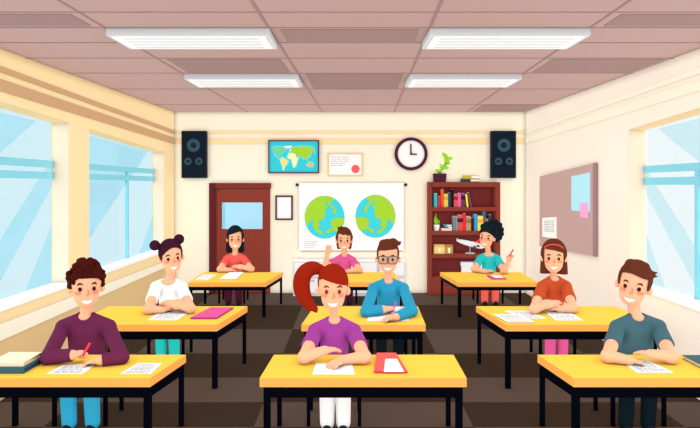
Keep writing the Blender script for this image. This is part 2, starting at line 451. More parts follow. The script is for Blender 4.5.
# ---- low white cabinets
M_CAB = mat('#FBFAFA'); M_CABL = mat('#DCDCE0')
def cabinet(x0, x1, fronts, label):
    d = D - .3
    a = W(x0, 293.8, d); b = W(x1, 261.2, d)
    b.z = CH - (261.2 - HY) * d / F; zb = 0
    t = empty('cabinet', ((a.x + b.x) / 2, d + .15, 0), label, 'cabinet', 'low white cabinets under the wall chart')
    mb = MB(); mb.box(a.x, b.x, d, D - .001, zb, b.z, M_CAB); mb.build('body', t)
    w = b.x - a.x; h = b.z
    for (u0, v0, u1, v1, hand) in fronts:
        mb = MB(); X0 = a.x + u0 * w; X1 = a.x + u1 * w; Z0 = v0 * h; Z1 = v1 * h; g = .012
        mb.box(X0 + .012, X1 - .012, d - .010, d, Z0 + g, Z1 - g, M_CABL)
        mb.box(X0 + .025, X1 - .025, d - .022, d - .008, Z0 + g + .012, Z1 - g - .012, M_CAB)
        fr = mb.build('drawer' if hand == 'd' else 'door', t)
        xm = (X0 + X1) / 2; zm = Z1 - .07
        mb = MB(); mb.box(xm - .05, xm + .05, d - .04, d - .02, zm, zm + .022, mat('#C3C4C9')); mb.build('handle', fr, bevel=.004)
cabinet(293, 330.5, [(0, .55, 1, 1, 'd'), (0, .05, 1, .55, 'd')], 'low white cabinet under the left hemisphere of the chart')
cabinet(330.8, 378, [(0, .05, 1, 1, 'o')], 'low white cabinet in the middle, behind the waving boy')
cabinet(378.3, 405.6, [(0, .55, 1, 1, 'd'), (0, .05, 1, .55, 'd')], 'low white cabinet beside the bookcase, behind the man in glasses')

# ---- bookcase
bd = D - .22
def BZ(y): return CH - (y - HY) * bd / F
def BX(x): return (x - CX) * bd / F
t = empty('bookcase', (BX(464), bd + .11, 0), 'tall red-brown wooden bookcase with open shelves against the back wall', 'bookcase')
zt_ = BZ(182)
mb = MB(); mb.box(BX(428.6), BX(432.2), bd, D - .002, 0, zt_, M_WOOD); mb.build('side_panel', t)
mb = MB(); mb.box(BX(496), BX(500.3), bd, D - .002, 0, zt_, M_WOOD); mb.build('side_panel', t)
mb = MB(); mb.box(BX(431.6), BX(496), D - .03, D - .002, .1, zt_ - .02, M_WOODIN); mb.build('back_panel', t)
mb = MB(); mb.box(BX(431.6), BX(496), bd, D - .03, BZ(187), zt_, M_WOOD); mb.build('top_panel', t)
SH = [207.2, 231, 254.3, 277.5]
for y0, y1 in ((207.2, 211), (231, 235), (254.3, 258)):
    mb = MB(); mb.box(BX(431.6), BX(496), bd + .003, D - .03, BZ(y1), BZ(y0), M_WOOD); mb.build('shelf', t)
mb = MB(); mb.box(BX(431.6), BX(496), bd + .003, D - .03, 0, BZ(277.5), M_WOOD); mb.build('plinth', t)

def book(x0, x1, ytop, yb, hexc, label, tilt=0, group='books on the shelves', band=None):
    """upright book, spine facing the room; pixel extents at the shelf front"""
    d = bd + .03
    zb = BZ(yb); X0 = (x0 - CX) * d / F; X1 = (x1 - CX) * d / F; h = CH - (ytop - HY) * d / F - zb
    w = X1 - X0; dep = .14
    t = empty('book', ((X0 + X1) / 2, d + dep / 2, zb), label, 'book', group)
    R = Matrix.Rotation(tilt, 3, 'Y')
    def tr(p):
        piv = Vector((X1 if tilt < 0 else X0, d, zb)) if tilt else Vector((X0, d, zb))
        q = R @ (Vector(p) - piv) + piv; return q
    m = mat(hexc)
    mb = MB(); mb.box(X0, X1, d, d + dep, zb, zb + h, m)
    if band: mb.box(X0 - .0005, X1 + .0005, d - .002, d + .01, zb + h * .55, zb + h * .8, mat(band))
    mb.v = [tuple(tr(v)) for v in mb.v]
    mb.build('cover', t)
    mb = MB(); mb.box(X0 + w * .15, X1 - w * .15, d + .01, d + dep - .006, zb + h - .004, zb + h + .003, M_WHITE)
    mb.v = [tuple(tr(v)) for v in mb.v]
    mb.build('pages', t)
S1 = 'books on the upper shelf'; S2 = 'books on the second shelf'
for a in ((434, 437.2, 193.5, '#2FBFC4', 'cyan book at the left end of the upper shelf', 0, None),
          (437.9, 440.7, 196.3, '#E5294F', 'short crimson book leaning beside the cyan book, upper shelf', .04, None),
          (441.3, 443.8, 189.2, '#EA5B2D', 'tall orange book on the upper shelf', 0, None),
          (444, 448, 194, '#DDC95A', 'thick yellow book beside the tall orange book, upper shelf', 0, '#C3AE45'),
          (448.2, 450.8, 193, '#24475A', 'dark teal book beside the thick yellow book, upper shelf', 0, None),
          (451, 453.6, 189.4, '#2D1226', 'tall blackish purple book on the upper shelf', 0, None),
          (453.9, 457.8, 194, '#D8575A', 'salmon red book with bands on the upper shelf', 0, '#8C3040'),
          (458, 460.9, 193.2, '#EB62A5', 'pink book on the upper shelf', 0, None),
          (461.1, 465.3, 193.4, '#6A3E58', 'wide mauve brown book on the upper shelf', 0, '#3B1C30'),
          ):
    book(a[0], a[1], a[2], 207.2, a[3], a[4], a[5], S1, a[6])
book(466.9, 468.7, 194, 207.2, '#F2E24B', 'thin yellow book leaning at the end of the upper row', -.13, S1)
book(470.4, 472, 192.3, 207.2, '#7A4A62', 'thin mauve book leaning last in the upper row', -.2, S1)
for a in ((453, 455.9, 216.5, '#8B7B78', 'grey brown book first in the second shelf row', None),
          (456.1, 457.3, 216.7, '#33B7C6', 'thin cyan book beside the grey brown book, second shelf', None),
          (457.5, 462.9, 215.2, '#D9544F', 'thick salmon red book with a dark band, second shelf', '#4F1F2C'),
          (463.1, 465.8, 213.6, '#E5294F', 'bright crimson book on the second shelf', None),
          (466, 471, 216.6, '#BE9160', 'thick tan book with bands, second shelf', '#96703F'),
          (471.3, 473.9, 218, '#431A33', 'dark plum book beside the thick tan book, second shelf', None),
          (474.2, 477.5, 214.6, '#2AA3D8', 'bright blue book beside the yellow book, second shelf', None),
          (477.7, 483, 216.2, '#FFE14A', 'thick yellow book with orange block, second shelf', '#F2A93F'),
          (483.3, 485.6, 211.3, '#4A6F86', 'tall steel blue book on the second shelf', None),
          (485.9, 488.2, 219, '#E2552E', 'short orange book partly behind dark curly hair, second shelf', None),
          (488.5, 491.8, 215, '#1E4450', 'dark teal book at the right end of the second shelf', None)):
    book(a[0], a[1], a[2], 231, a[3], a[4], 0, S2, a[5])

def lying_book(name, x0, x1, y0, y1, yb_z, hexc, label, group, d=None, dep=.12, cat='book', spine=.35):
    d = bd + .04 if d is None else d
    X0 = (x0 - CX) * d / F; X1 = (x1 - CX) * d / F; h = (y1 - y0) * d / F
    t = empty(name, ((X0 + X1) / 2, d + dep / 2, yb_z), label, cat, group)
    mb = MB(); w = X1 - X0; m = mat(hexc)
    mb.box(X0, X1, d, d + dep, yb_z, yb_z + h * .16, m); mb.box(X0, X1, d, d + dep, yb_z + h * .84, yb_z + h, m)
    mb.box(X0, X0 + w * spine, d, d + dep, yb_z + h * .16, yb_z + h * .84, m)
    mb.build('cover', t)
    mb = MB(); mb.box(X0 + w * spine, X1 - .004, d + .004, d + dep - .004, yb_z + h * .16, yb_z + h * .84, M_WHITE); mb.build('pages', t)
    return yb_z + h
z = lying_book('book', 441.6, 452.3, 228.6, 231, BZ(231), '#E8E4E4', 'small white and grey book lying at the bottom of the tiny shelf stack', 'small lying books')
z = lying_book('book', 446, 452.5, 227, 228.8, z, '#D8512C', 'small orange book lying in the middle of the tiny shelf stack', 'small lying books')
z = lying_book('book', 444.5, 452, 225, 227, z, '#2FA7B2', 'small teal book lying on top of the tiny shelf stack', 'small lying books')
z = lying_book('book', 461.6, 479.6, 179, 182.2, zt_, '#25505F', 'dark teal book with white pages lying on top of the bookcase', 'books on top of the bookcase', spine=.5)
z = lying_book('book', 463.8, 479, 175.6, 179, z, '#C9AA35', 'mustard yellow book lying on the teal book above the bookcase', 'books on top of the bookcase', spine=.5)

# little succulent in a white pot on the second shelf
c = Vector((BX(437.2), bd + .09, BZ(231)))
t = empty('potted_plant', c, 'small spiky green plant in a white pot on the second shelf', 'plant')
r = .055
mb = MB(); mb.disc(c, (0, 0, 1), [(0, 0), (r * .85, 0), (r, .105), (r * .86, .105), (r * .84, .09), (0, .09)], M_WHITE, n=28); mb.build('pot', t)
for px, py, lean in ((434.6, 217, 0), (435.8, 213, 0), (437.4, 217.5, 0), (439.2, 219.8, 0)):
    tip = W(px, py, bd + .1); base = c + Vector(((px - 437) * .004, 0, .09)); m_ = mid(base, tip) + Vector(((px - 437.2) * .006, 0, 0))
    mb = MB(); mb.tube([base, m_, tip], [.014, .016, .002], mat('#8BD12F'), n=8); mb.build('leaf', t, smooth=True)

# leafy plant in a plum pot on top of the bookcase
c = Vector((BX(440.6), bd + .115, zt_))
t = empty('potted_plant', c, 'wavy light green plant in a square plum pot on top of the bookcase', 'plant')
mb = MB(); s0, s1, hh = .095, .108, .145
mb.prism([c + Vector((sx * s0, sy * s0, 0)) for sx, sy in ((-1, -1), (1, -1), (1, 1), (-1, 1))], [c + Vector((sx * s1, sy * s1, hh)) for sx, sy in ((-1, -1), (1, -1), (1, 1), (-1, 1))], M_PLUM)
mb.build('pot', t, bevel=.006)
mb = MB(); mb.prism([c + Vector((sx * .085, sy * .085, hh)) for sx, sy in ((-1, -1), (1, -1), (1, 1), (-1, 1))], [c + Vector((sx * .085, sy * .085, hh + .004)) for sx, sy in ((-1, -1), (1, -1), (1, 1), (-1, 1))], mat('#2D1226')); mb.build('soil', t)
dpl = bd + .115
def lobes(pts, rs, m, name, dpt=.02):
    mb = MB(); P = [W(x, y, dpl) for x, y in pts]
    mb.tube(P, [r * dpl / F for r in rs], m, n=10)
    mb.v = [(x, dpl + (y - dpl) * .45, z) for x, y, z in mb.v]
    return mb.build(name, t, smooth=True)
lobes([(440, 174), (440.3, 171.5), (442, 168.5), (444.5, 166), (446.5, 163), (447, 160), (446, 157), (444.5, 154)], [1.2, 1.5, 2.2, 2.6, 2.6, 2.6, 2.2, 1.6], mat('#93D234'), 'leaf')
for pts, rs in (([(444, 155.5), (443.2, 153.5), (443.6, 152)], [1.7, 1.6, .4]), ([(446.5, 160), (449.5, 158.5), (452, 158), (452.6, 157.2)], [1.8, 1.9, 1.5, .3]),
                ([(443, 168), (441, 166), (440, 163.5)], [2.2, 1.7, .4]), ([(441.5, 170.5), (438.5, 171), (436.2, 170), (435.8, 169)], [1.8, 1.9, 1.4, .4]), ([(444.5, 167), (447.5, 168), (448.8, 168.6)], [2, 1.7, .4]), ([(447, 163), (449.5, 163.4), (450.4, 163)], [1.9, 1.4, .4])):
    lobes(pts, rs, mat('#A4DC45'), 'leaf')

# boxes and model aeroplane on the shelves
def carton(x0, x1, y0, yb, hexc, hex2, label, cat='box', lid=False, d0=.04, dep=.13):
    d = bd + d0; X0 = (x0 - CX) * d / F; X1 = (x1 - CX) * d / F; z0 = BZ(yb); h = (yb - y0) * d / F
    t = empty('storage_box', ((X0 + X1) / 2, d + dep / 2, z0), label, cat, 'boxes on the shelves')
    mb = MB(); mb.box(X0, X1, d, d + dep, z0, z0 + h * (.72 if lid else .82), mat(hexc)); mb.build('body', t, bevel=.004)
    mb = MB(); e = .01; mb.box(X0 - e * lid, X1 + e * lid, d - e, d + dep + e * lid, z0 + h * (.72 if lid else .82), z0 + h, mat(hex2)); mb.build('lid', t, bevel=.004)
    if not lid:
        xm = (X0 + X1) / 2; mb = MB(); mb.box(xm - .02, xm + .02, d - .004, d + .001, z0 + h * .1, z0 + h * .7, mat('#FFF2C6')); mb.build('card_label', t)
carton(433.9, 445, 245.2, 254.3, '#F3D27E', '#E3BD67', 'pale yellow box on the third shelf')
carton(445.4, 453, 245.2, 254.3, '#C29A5B', '#AE874A', 'light brown box beside the pale yellow box, third shelf')
carton(462.4, 484, 263, 277.5, '#FFFFFF', '#F4F4F6', 'wide white box with a lid on the bottom shelf', lid=True, dep=.13)

dp = bd + .1
c = W(470, 254.3, dp); c.z = BZ(254.3)
t = empty('model_aeroplane', c, 'white model aeroplane with a red tail on a stand on the third shelf', 'model aeroplane')
M_AIR = mat('#EFEFF2'); M_RED = mat('#E8454B'); M_GREY = mat('#B9BBC2')
mb = MB(); mb.disc(c, (0, 0, 1), [(0, 0), (.085, 0), (.085, .012), (.07, .018), (0, .018)], M_GREY, n=28); mb.build('stand_base', t)
mb = MB(); mb.tube([c + Vector((0, 0, .015)), W(470, 245.5, dp)], .007, M_GREY); mb.build('stand_pole', t)
a, b = W(456.3, 240.2, dp + .02), W(484.5, 247.4, dp - .02)
ax = (b - a)
mb = MB(); ts = [0, .06, .16, .3, .5, .7, .85, .94, 1]; rr = [.006, .02, .034, .042, .046, .046, .042, .03, .006]
mb.tube([a + ax * q for q in ts], rr, M_AIR, n=16); mb.build('fuselage', t, smooth=True)
def wing(p, q, w0, w1, m, nm, th=.008):
    p, q = Vector(p), Vector(q); u = ax.normalized()
    pts = [p - u * w0, p + u * w0, q + u * w1, q - u * w1]
    mb = MB(); mb.extr([v - Vector((0, 0, th / 2)) for v in pts], (0, 0, th), m); mb.build(nm, t)
m0 = a + ax * .52
wing(m0, m0 + Vector((.06, -.1, -.025)), .05, .025, M_AIR, 'wing'); wing(m0, m0 + Vector((.06, .08, .03)), .05, .025, M_AIR, 'wing')
for o_ in (Vector((.05, -.075, -.045)), Vector((.11, -.06, -.03))):
    mb = MB(); p = m0 + o_; mb.tube([p - ax.normalized() * .02, p + ax.normalized() * .025], .017, mat('#4A4F57'), n=12); mb.build('engine', t)
ft = a + ax * .70 + Vector((0, 0, .03))
mb = MB(); mb.extr([ft + Vector((-.06, 0, 0)), ft + Vector((.06, 0, -.02)), ft + Vector((.13, 0, .085)), ft + Vector((.07, 0, .09))], (0, .008, 0), M_RED); mb.build('tail_fin', t)
st = a + ax * .05 + Vector((0, 0, .008))
mb = MB(); mb.extr([st + Vector((-.03, -.02, .02)), st + Vector((.03, 0, -.01)), st + Vector((.05, .08, .0)), st + Vector((-.02, .06, .03))], (0, 0, .006), M_AIR); mb.build('tailplane', t)

# ---- noticeboard on the right wall (hangs slightly crooked)
xb = XW - .05
def nb(px, py, x=xb): return on_side(px, py, x)
q = [nb(539.5, 176.5), nb(593, 163.2), nb(593, 256), nb(539.5, 246)]
t = empty('noticeboard', mid(*q) + Vector((.05, 0, 0)), 'mauve noticeboard hanging crooked on the right wall', 'noticeboard')
mb = MB(); mb.extr(q, (.049, 0, 0), mat('#C2A29C'), mat('#A07F82')); mb.build('board', t)
mb = MB(); mb.extr([q[1] + Vector((-.004, -.0, 0)), q[1] + Vector((-.004, -.03, .005)), q[2] + Vector((-.004, -.03, -.003)), q[2] + Vector((-.004, 0, 0))], (.052, 0, 0), mat('#A07F82')); mb.build('edge_strip', t)
def pinned(name, pts, hexc, label, off, lines_=0):
    P = [nb(x, y, xb - off) for x, y in pts]
    mb = MB(); mb.extr(P, (.003, 0, 0), mat(hexc))
    for j in range(lines_):
        v = .16 + j * .085
        for u0, u1 in ((.16, .5), (.54, .66), (.7, .86)):
            def pt(u, v): return (P[0] * (1 - u) + P[1] * u) * (1 - v) + (P[3] * (1 - u) + P[2] * u) * v
            mb.extr([pt(u0, v) + Vector((-.002, 0, 0)), pt(u1, v) + Vector((-.002, 0, 0)), pt(u1, v + .03) + Vector((-.002, 0, 0)), pt(u0, v + .03) + Vector((-.002, 0, 0))], (.002, 0, 0), M_TEXT)
    o = mb.build(name, loc=mid(*P)); tag(o, label, 'paper', 'papers on the noticeboard')
pinned('pinned_sheet', [(571.3, 176.3), (590, 172.3), (590, 211.8), (571.3, 210.5)], '#B4E9FA', 'large light blue sheet pinned on the noticeboard', .003)
pinned('sticky_note', [(580, 203.6), (588, 203), (588, 218.7), (580, 217.2)], '#FBAADB', 'small pink note overlapping the light blue sheet', .006)
pinned('pinned_sheet', [(542.2, 217.8), (556.5, 217), (556.5, 239), (542.2, 236.6)], '#FFFFFF', 'white sheet with grey writing pinned low on the noticeboard', .003, 7)

# ================================================================== DESKS AND CHAIRS
M_SIDE = mat('#FFB055')
def desk(FL, FR, BR, BLc, z, label, th=.062, ap=.08, inset=.004):
    """corners (x, distance) of the top; four legs and an apron below"""
    C4 = [Vector((p[0], p[1], 0)) for p in (FL, FR, BR, BLc)]
    t = empty('school_desk', (*mid(*C4).xy, 0), label, 'desk', 'school desks with yellow tops')
    up = lambda v, z_: Vector((v.x, v.y, z_))
    mb = MB(); mb.prism([up(v, z - th) for v in C4], [up(v, z) for v in C4], M_TOP, M_EDGE, M_EDGE)
    mb.build('tabletop', t)
    c = mid(*C4); w = .046
    ins = []
    for i, v in enumerate(C4):
        sx = 1 if v.x < c.x else -1; sy = 1 if v.y < c.y else -1
        ins.append(Vector((v.x + sx * (inset + w / 2), v.y + sy * (.012 + w / 2), 0)))
    for i, v in enumerate(ins):
        l = w / 2 if i < 2 else w * .38
        mb = MB(); mb.box(v.x - l, v.x + l, v.y - l, v.y + l, 0, z - th, M_METAL); mb.build('leg', t)
    def rail(p, q, nm):
        u = (q - p).normalized(); n = Vector((-u.y, u.x, 0)) * w * .4
        mb = MB(); pts = [p - n, q - n, q + n, p + n]
        mb.prism([up(v, z - th - ap) for v in pts], [up(v, z - th) for v in pts], M_METAL); mb.build(nm, t)
    rail(ins[0], ins[1], 'apron'); rail(ins[1], ins[2], 'side_rail'); rail(ins[0], ins[3], 'side_rail')
    return t
Z1, Z2, Z3 = .55, .60, .50
d1f, d1b = 1.35 * F / 193.3, 1.35 * F / 169.7
d2f, d2b = 1.30 * F / 139.7, 1.30 * F / 121.2
d3f, d3b = 1.40 * F / 97.5, 1.40 * F / 87.2
def px2(px, d): return (px - CX) * d / F
desk((-2.67, d1f), (px2(150, d1f), d1f), (px2(186, d1b), d1b), (-2.67, d1b), Z1, 'yellow topped desk where the curly haired boy in a plum sweater sits')
desk((px2(259.6, d1f), d1f), (px2(466.7, d1f), d1f), (px2(453.5, d1b), d1b), (px2(274, d1b), d1b), Z1, 'yellow topped desk in front with a red folder, where the ponytail girl sits', inset=.025)
desk((px2(573.6, d1f), d1f), (2.93, d1f), (2.93, d1b), (px2(537.5, d1b), d1b), Z1, 'yellow topped desk where the boy in a dark teal shirt sits')
desk((-2.585, d2f), (px2(217, d2f), d2f), (px2(247.5, d2b), d2b), (-2.585, d2b), Z2, 'yellow topped desk with a pink folder, where the girl with two buns sits')
desk((px2(301.3, d2f), d2f), (px2(425.6, d2f), d2f), (px2(417.8, d2b), d2b), (px2(314.5, d2b), d2b), Z2, 'yellow topped desk in the middle row, where the man in glasses writes', inset=.025)
desk((px2(506, d2f), d2f), (2.87, d2f), (2.85, d2b), (px2(476, d2b), d2b), Z2, 'yellow topped desk with three printed sheets, where the girl with a headband sits')
desk((px2(188, d3f), d3f), (px2(265.5, d3f), d3f), (px2(283, d3b), d3b), (px2(204, d3b), d3b), Z3, 'yellow topped desk in front of the red door', ap=.055)
desk((-.36, d3f), (px2(402, d3f), d3f), (px2(394, d3b), d3b), (-.33, d3b), Z3, 'yellow topped desk in the back row, where the boy raises his hand', ap=.055)
desk((px2(458, d3f), d3f), (px2(538, d3f), d3f), (px2(521, d3b), d3b), (px2(440, d3b), d3b), Z3, 'yellow topped desk in front of the bookcase', ap=.055)

def chair(x, df, sz, label, w=.43):
    t = empty('school_chair', (x, df + .19, 0), label, 'chair', 'chairs behind the desks')
    l = .014; h = w / 2 - l; dep = .36
    mb = MB(); mb.box(x - w / 2, x + w / 2, df, df + dep, sz - .03, sz, M_METAL); mb.build('seat', t, bevel=.008)
    for sx, yy in ((-1, df + l), (1, df + l), (-1, df + dep - l), (1, df + dep - l)):
        mb = MB(); xx = x + sx * h; mb.box(xx - l, xx + l, yy - l, yy + l, 0, sz - .03, M_METAL); mb.build('leg', t)
    mb = MB(); mb.box(x - .11, x + .11, df + dep - .025, df + dep, sz, sz + .14, M_METAL); mb.build('backrest', t, bevel=.006)
    return t

# ---- papers, folders and books on the desks
def sheet(name, pts, z, label, cat='paper', hexc='#FFFFFF', th=.004, text=0, group='papers on the desks', side=None):
    """pts: back-left, back-right, front-right, front-left in the photograph, lying on height z"""
    P = [on_plane(x, y, z) for x, y in pts]
    o3 = Vector((0, 0, th))
    mb = MB(); mb.prism([p.copy() for p in P], [p + o3 for p in P], mat(hexc), mat(side) if side else None)
    rnd = random.Random(int(pts[0][0] * 7))
    if text:
        def pt(u, v): return (P[0] * (1 - u) + P[1] * u) * (1 - v) + (P[3] * (1 - u) + P[2] * u) * v
        for j in range(text):
            v = .14 + j * .74 / max(1, text - 1); u = .13
            while u < .82:
                w = rnd.uniform(.05, .2); u1 = min(.88, u + w)
                q = [pt(u, v), pt(u1, v), pt(u1, v + .06), pt(u, v + .06)]
                mb.prism([p + o3 * .9 for p in q], [p + o3 + Vector((0, 0, .0012)) for p in q], M_TEXT)
                u = u1 + .03
    o = mb.build(name, loc=mid(*P)); tag(o, label, cat, group)
    return z + th
sheet('paper_sheet', [(63, 365.5), (95.6, 364.7), (83, 374), (46.5, 374)], Z1, "printed sheet under the curly haired boy's hands", text=7)
sheet('paper_sheet', [(138, 363.6), (162, 363.6), (151, 374), (120, 374)], Z1, 'printed sheet lying alone at the aisle corner of the desk of the curly haired boy', text=7)
sheet('paper_sheet', [(160, 312), (191, 311.6), (176.5, 320.3), (148, 320.3)], Z2, 'printed sheet in front of the girl with two buns', text=6)
sheet('paper_sheet', [(203.4, 274.8), (216.8, 274.8), (207.4, 280), (195.2, 280)], Z3, 'printed sheet alone on the desk in front of the red door', text=4)
sheet('paper_pad', [(229, 273), (244, 272.6), (236, 279.6), (219, 279.6)], Z3, 'plain white pad under the hands of the girl in a coral shirt', cat='notepad', th=.012, side='#D9DBE2')
sheet('paper_sheet', [(316, 363.5), (351.7, 364), (355, 374.6), (312.3, 374.6)], Z1, "blank white sheet under the ponytail girl's hands")
sheet('paper_sheet', [(371, 307), (405.5, 307), (409, 321), (367, 321)], Z2, "blank white sheet under the hands of the man in glasses")
sheet('paper_sheet', [(504, 311), (528, 311), (546.5, 318.7), (523.5, 318.7)], Z2, 'printed sheet overlapped by another sheet, nearer the headband girl', text=6)
sheet('paper_sheet', [(493, 314.6), (519, 314.6), (535, 322.5), (508, 322.5)], Z2 + .005, 'printed sheet at the aisle corner of the headband girl\'s desk, lying over another', text=6)
sheet('paper_sheet', [(543.5, 311), (569, 312), (583, 320.5), (556, 320.5)], Z2, "printed sheet in front of the headband girl's arms", text=6)
sheet('paper_sheet', [(623.5, 363), (646.4, 360), (673.4, 372.8), (636.6, 372.8)], Z1, 'printed sheet under the hands of the boy in a dark teal shirt', text=7)
z_ = sheet('folder', [(211, 308.8), (233.5, 308.8), (216.7, 319.3), (190.3, 319.3)], Z2, 'closed pink folder on the desk of the girl with two buns', 'folder', '#DC5A99', .018, side='#B23C86', group='folders on the desks')
z_ = sheet('folder', [(376.7, 354.4), (396, 354.4), (407.7, 373.4), (374, 373.4)], Z1, 'red folder on the front desk beside the ponytail girl', 'folder', '#F9625E', .014, side='#DD3A48', group='folders on the desks')
sheet('paper_sheet', [(385.3, 359.4), (397, 359.4), (404, 372), (383.8, 372)], z_, 'white sheet lying on the red folder', th=.005)
z_ = sheet('folder', [(486.5, 275.6), (500, 275.3), (506.6, 279.6), (491.7, 279.6)], Z3, 'pink folder on the desk in front of the bookcase', 'folder', '#DC5A99', .012, side='#B8388C', group='folders on the desks')
sheet('paper_sheet', [(490.5, 275.5), (499.5, 275.3), (503.8, 277.8), (495.2, 277.8)], z_, 'white sheet lying on the pink folder of the girl in turquoise', th=.004)
def desk_book(x0, x1, y0, y1, z0, h, hexc, label):
    t = empty('book', ((x0 + x1) / 2, (y0 + y1) / 2, z0), label, 'book', 'books on the front desks')
    m = mat(hexc); k = h * .14
    mb = MB(); mb.box(x0, x1, y0, y1, z0, z0 + k, m); mb.box(x0, x1, y0, y1, z0 + h - k, z0 + h, m); mb.box(x0, x1, y0, y0 + .012, z0 + k, z0 + h - k, m)
    mb.build('cover', t)
    mb = MB(); mb.box(x0 + .006, x1 - .006, y0 + .012, y1 - .008, z0 + k, z0 + h - k, mat('#2D4A57') if hexc == '#3F6270' else mat('#EBCFA2')); mb.build('pages', t)
    return z0 + h
zz = desk_book(-2.62, -2.335, 4.29, 4.62, Z1, .04, '#3F6270', 'dark teal book under the cream book, beside the curly haired boy')
desk_book(-2.61, -2.36, 4.33, 4.6, zz, .03, '#FBE9C8', 'cream coloured book on top of a dark teal book')
desk_book(2.58, 2.86, 4.34, 4.66, Z1, .03, '#446671', 'dark teal book lying at the right edge, beside the boy in dark teal')

# ================================================================== PEOPLE: signed distance fields turned into meshes
class Field:
    def __init__(s, lo, hi, h):
        s.lo = np.array(lo, np.float32); s.h = h
        s.n = np.ceil((np.array(hi) - np.array(lo)) / h).astype(int) + 1
        s.F = np.full(s.n, .2, np.float32)
        s.ax = [s.lo[i] + h * np.arange(s.n[i], dtype=np.float32) for i in range(3)]
    def loc(s, lo, hi):
        a = np.clip(np.floor((np.array(lo) - s.lo) / s.h).astype(int), 0, s.n); b = np.clip(np.ceil((np.array(hi) - s.lo) / s.h).astype(int) + 1, 0, s.n)
        return tuple(slice(int(a[i]), int(b[i])) for i in range(3))
    def grid(s, sl):
        return (s.ax[0][sl[0]][:, None, None], s.ax[1][sl[1]][None, :, None], s.ax[2][sl[2]][None, None, :])
    def op(s, fn, lo, hi, k, mode='add'):
        sl = s.loc(lo, hi)
        A = s.F[sl]
        if A.size == 0: return
        B = np.broadcast_to(fn(*s.grid(sl)), A.shape)
        if mode == 'add': s.F[sl] = smin(A, B, k)
        elif mode == 'sub': s.F[sl] = -smin(-A, B, k)
        else: s.F[sl] = -smin(-A, -B, k)
    def mesh(s):
        F_ = s.F; ins = F_ < 0
        c = np.zeros(tuple(s.n - 1), np.int8)
        offs = [(i, j, k) for i in (0, 1) for j in (0, 1) for k in (0, 1)]
        def sub(A, o): return A[o[0]:A.shape[0] - 1 + o[0], o[1]:A.shape[1] - 1 + o[1], o[2]:A.shape[2] - 1 + o[2]]
        for o in offs: c += sub(ins, o)
        act = np.argwhere((c > 0) & (c < 8))
        vals = {o: F_[act[:, 0] + o[0], act[:, 1] + o[1], act[:, 2] + o[2]] for o in offs}
        P = np.zeros((len(act), 3)); N = np.zeros(len(act))
        for o in offs:
            for ax in range(3):
                if o[ax]: continue
                q = list(o); q[ax] = 1; q = tuple(q)
                a, b = vals[o], vals[q]; m = (a < 0) != (b < 0)
                t = np.where(m, a / np.where(m, a - b, 1), 0)
                e = np.tile(np.array(o, float), (len(act), 1)); e[:, ax] += t
                P += e * m[:, None]; N += m
        V = s.lo + s.h * (act + P / N[:, None])
        idx = np.full(tuple(s.n - 1), -1, np.int64); idx[act[:, 0], act[:, 1], act[:, 2]] = np.arange(len(act))
        Q = []
        for ax in range(3):
            u, v = (ax + 1) % 3, (ax + 2) % 3
            a = [slice(None)] * 3; b = [slice(None)] * 3
            a[ax] = slice(0, -1); b[ax] = slice(1, None)
            A, B = ins[tuple(a)], ins[tuple(b)]
            e = np.argwhere(A != B)
            e = e[(e[:, u] > 0) & (e[:, v] > 0) & (e[:, u] < s.n[u] - 1) & (e[:, v] < s.n[v] - 1)]
            fl = A[e[:, 0], e[:, 1], e[:, 2]]
            def cell(du, dv):
                w = e.copy(); w[:, u] -= du; w[:, v] -= dv; return idx[w[:, 0], w[:, 1], w[:, 2]]
            q = np.stack([cell(1, 1), cell(0, 1), cell(0, 0), cell(1, 0)], 1)
            q[~fl] = q[~fl][:, ::-1]
            Q.append(q)
        return V, np.concatenate(Q)

def smin(a, b, k):
    if k <= 0: return np.minimum(a, b)
    h = np.clip(.5 + .5 * (b - a) / k, 0, 1)
    return b + (a - b) * h - k * h * (1 - h)

def rc(a, b, ra, rb, ys=1.0):
    a = np.array(a, float); b = np.array(b, float); ba = b - a; L2 = max(1e-9, float(ba @ ba))
    def fn(X, Y, Z):
        px, py, pz = X - a[0], Y - a[1], Z - a[2]
        t = np.clip((px * ba[0] + py * ba[1] + pz * ba[2]) / L2, 0, 1)
        return np.sqrt((px - t * ba[0]) ** 2 + ((py - t * ba[1]) / ys) ** 2 + (pz - t * ba[2]) ** 2) - (ra + (rb - ra) * t)
    R_ = max(ra, rb)
    return fn, np.minimum(a, b) - R_, np.maximum(a, b) + R_

def ell(c, r):
    c = np.array(c, float); r = np.array(r, float)
    def fn(X, Y, Z):
        x, y, z = (X - c[0]), (Y - c[1]), (Z - c[2])
        k0 = np.sqrt((x / r[0]) ** 2 + (y / r[1]) ** 2 + (z / r[2]) ** 2)
        k1 = np.sqrt((x / r[0] ** 2) ** 2 + (y / r[1] ** 2) ** 2 + (z / r[2] ** 2) ** 2) + 1e-9
        return k0 * (k0 - 1) / k1
    return fn, c - r, c + r

def np_obj(name, V, Q, m, parent=None, loc=None):
    o0 = np.array(loc if loc is not None else origin_of(parent))
    me = bpy.data.meshes.new(name)
    me.from_pydata((V - o0).tolist(), [], Q.tolist())
    me.materials.append(m)
    me.polygons.foreach_set('use_smooth', [True] * len(me.polygons)); me.update()
    o = bpy.data.objects.new(name, me); COL.objects.link(o)
    if parent: o.parent = parent
    elif loc is not None: o.location = loc
    return o

def make(prims, pad, h):
    """prims: (fn, lo, hi, k, mode)"""
    lo = np.min([p[1] for p in prims if p[4] == 'add'], 0) - pad; hi = np.max([p[2] for p in prims if p[4] == 'add'], 0) + pad
    f = Field(lo, hi, h)
    for fn, l, u, k, mode in prims:
        e = max(.03, k + .01)
        if mode == 'cut': f.op(fn, lo - 1, hi + 1, k, 'cut')
        else: f.op(fn, np.array(l) - e, np.array(u) + e, k, mode)
    return f.mesh()

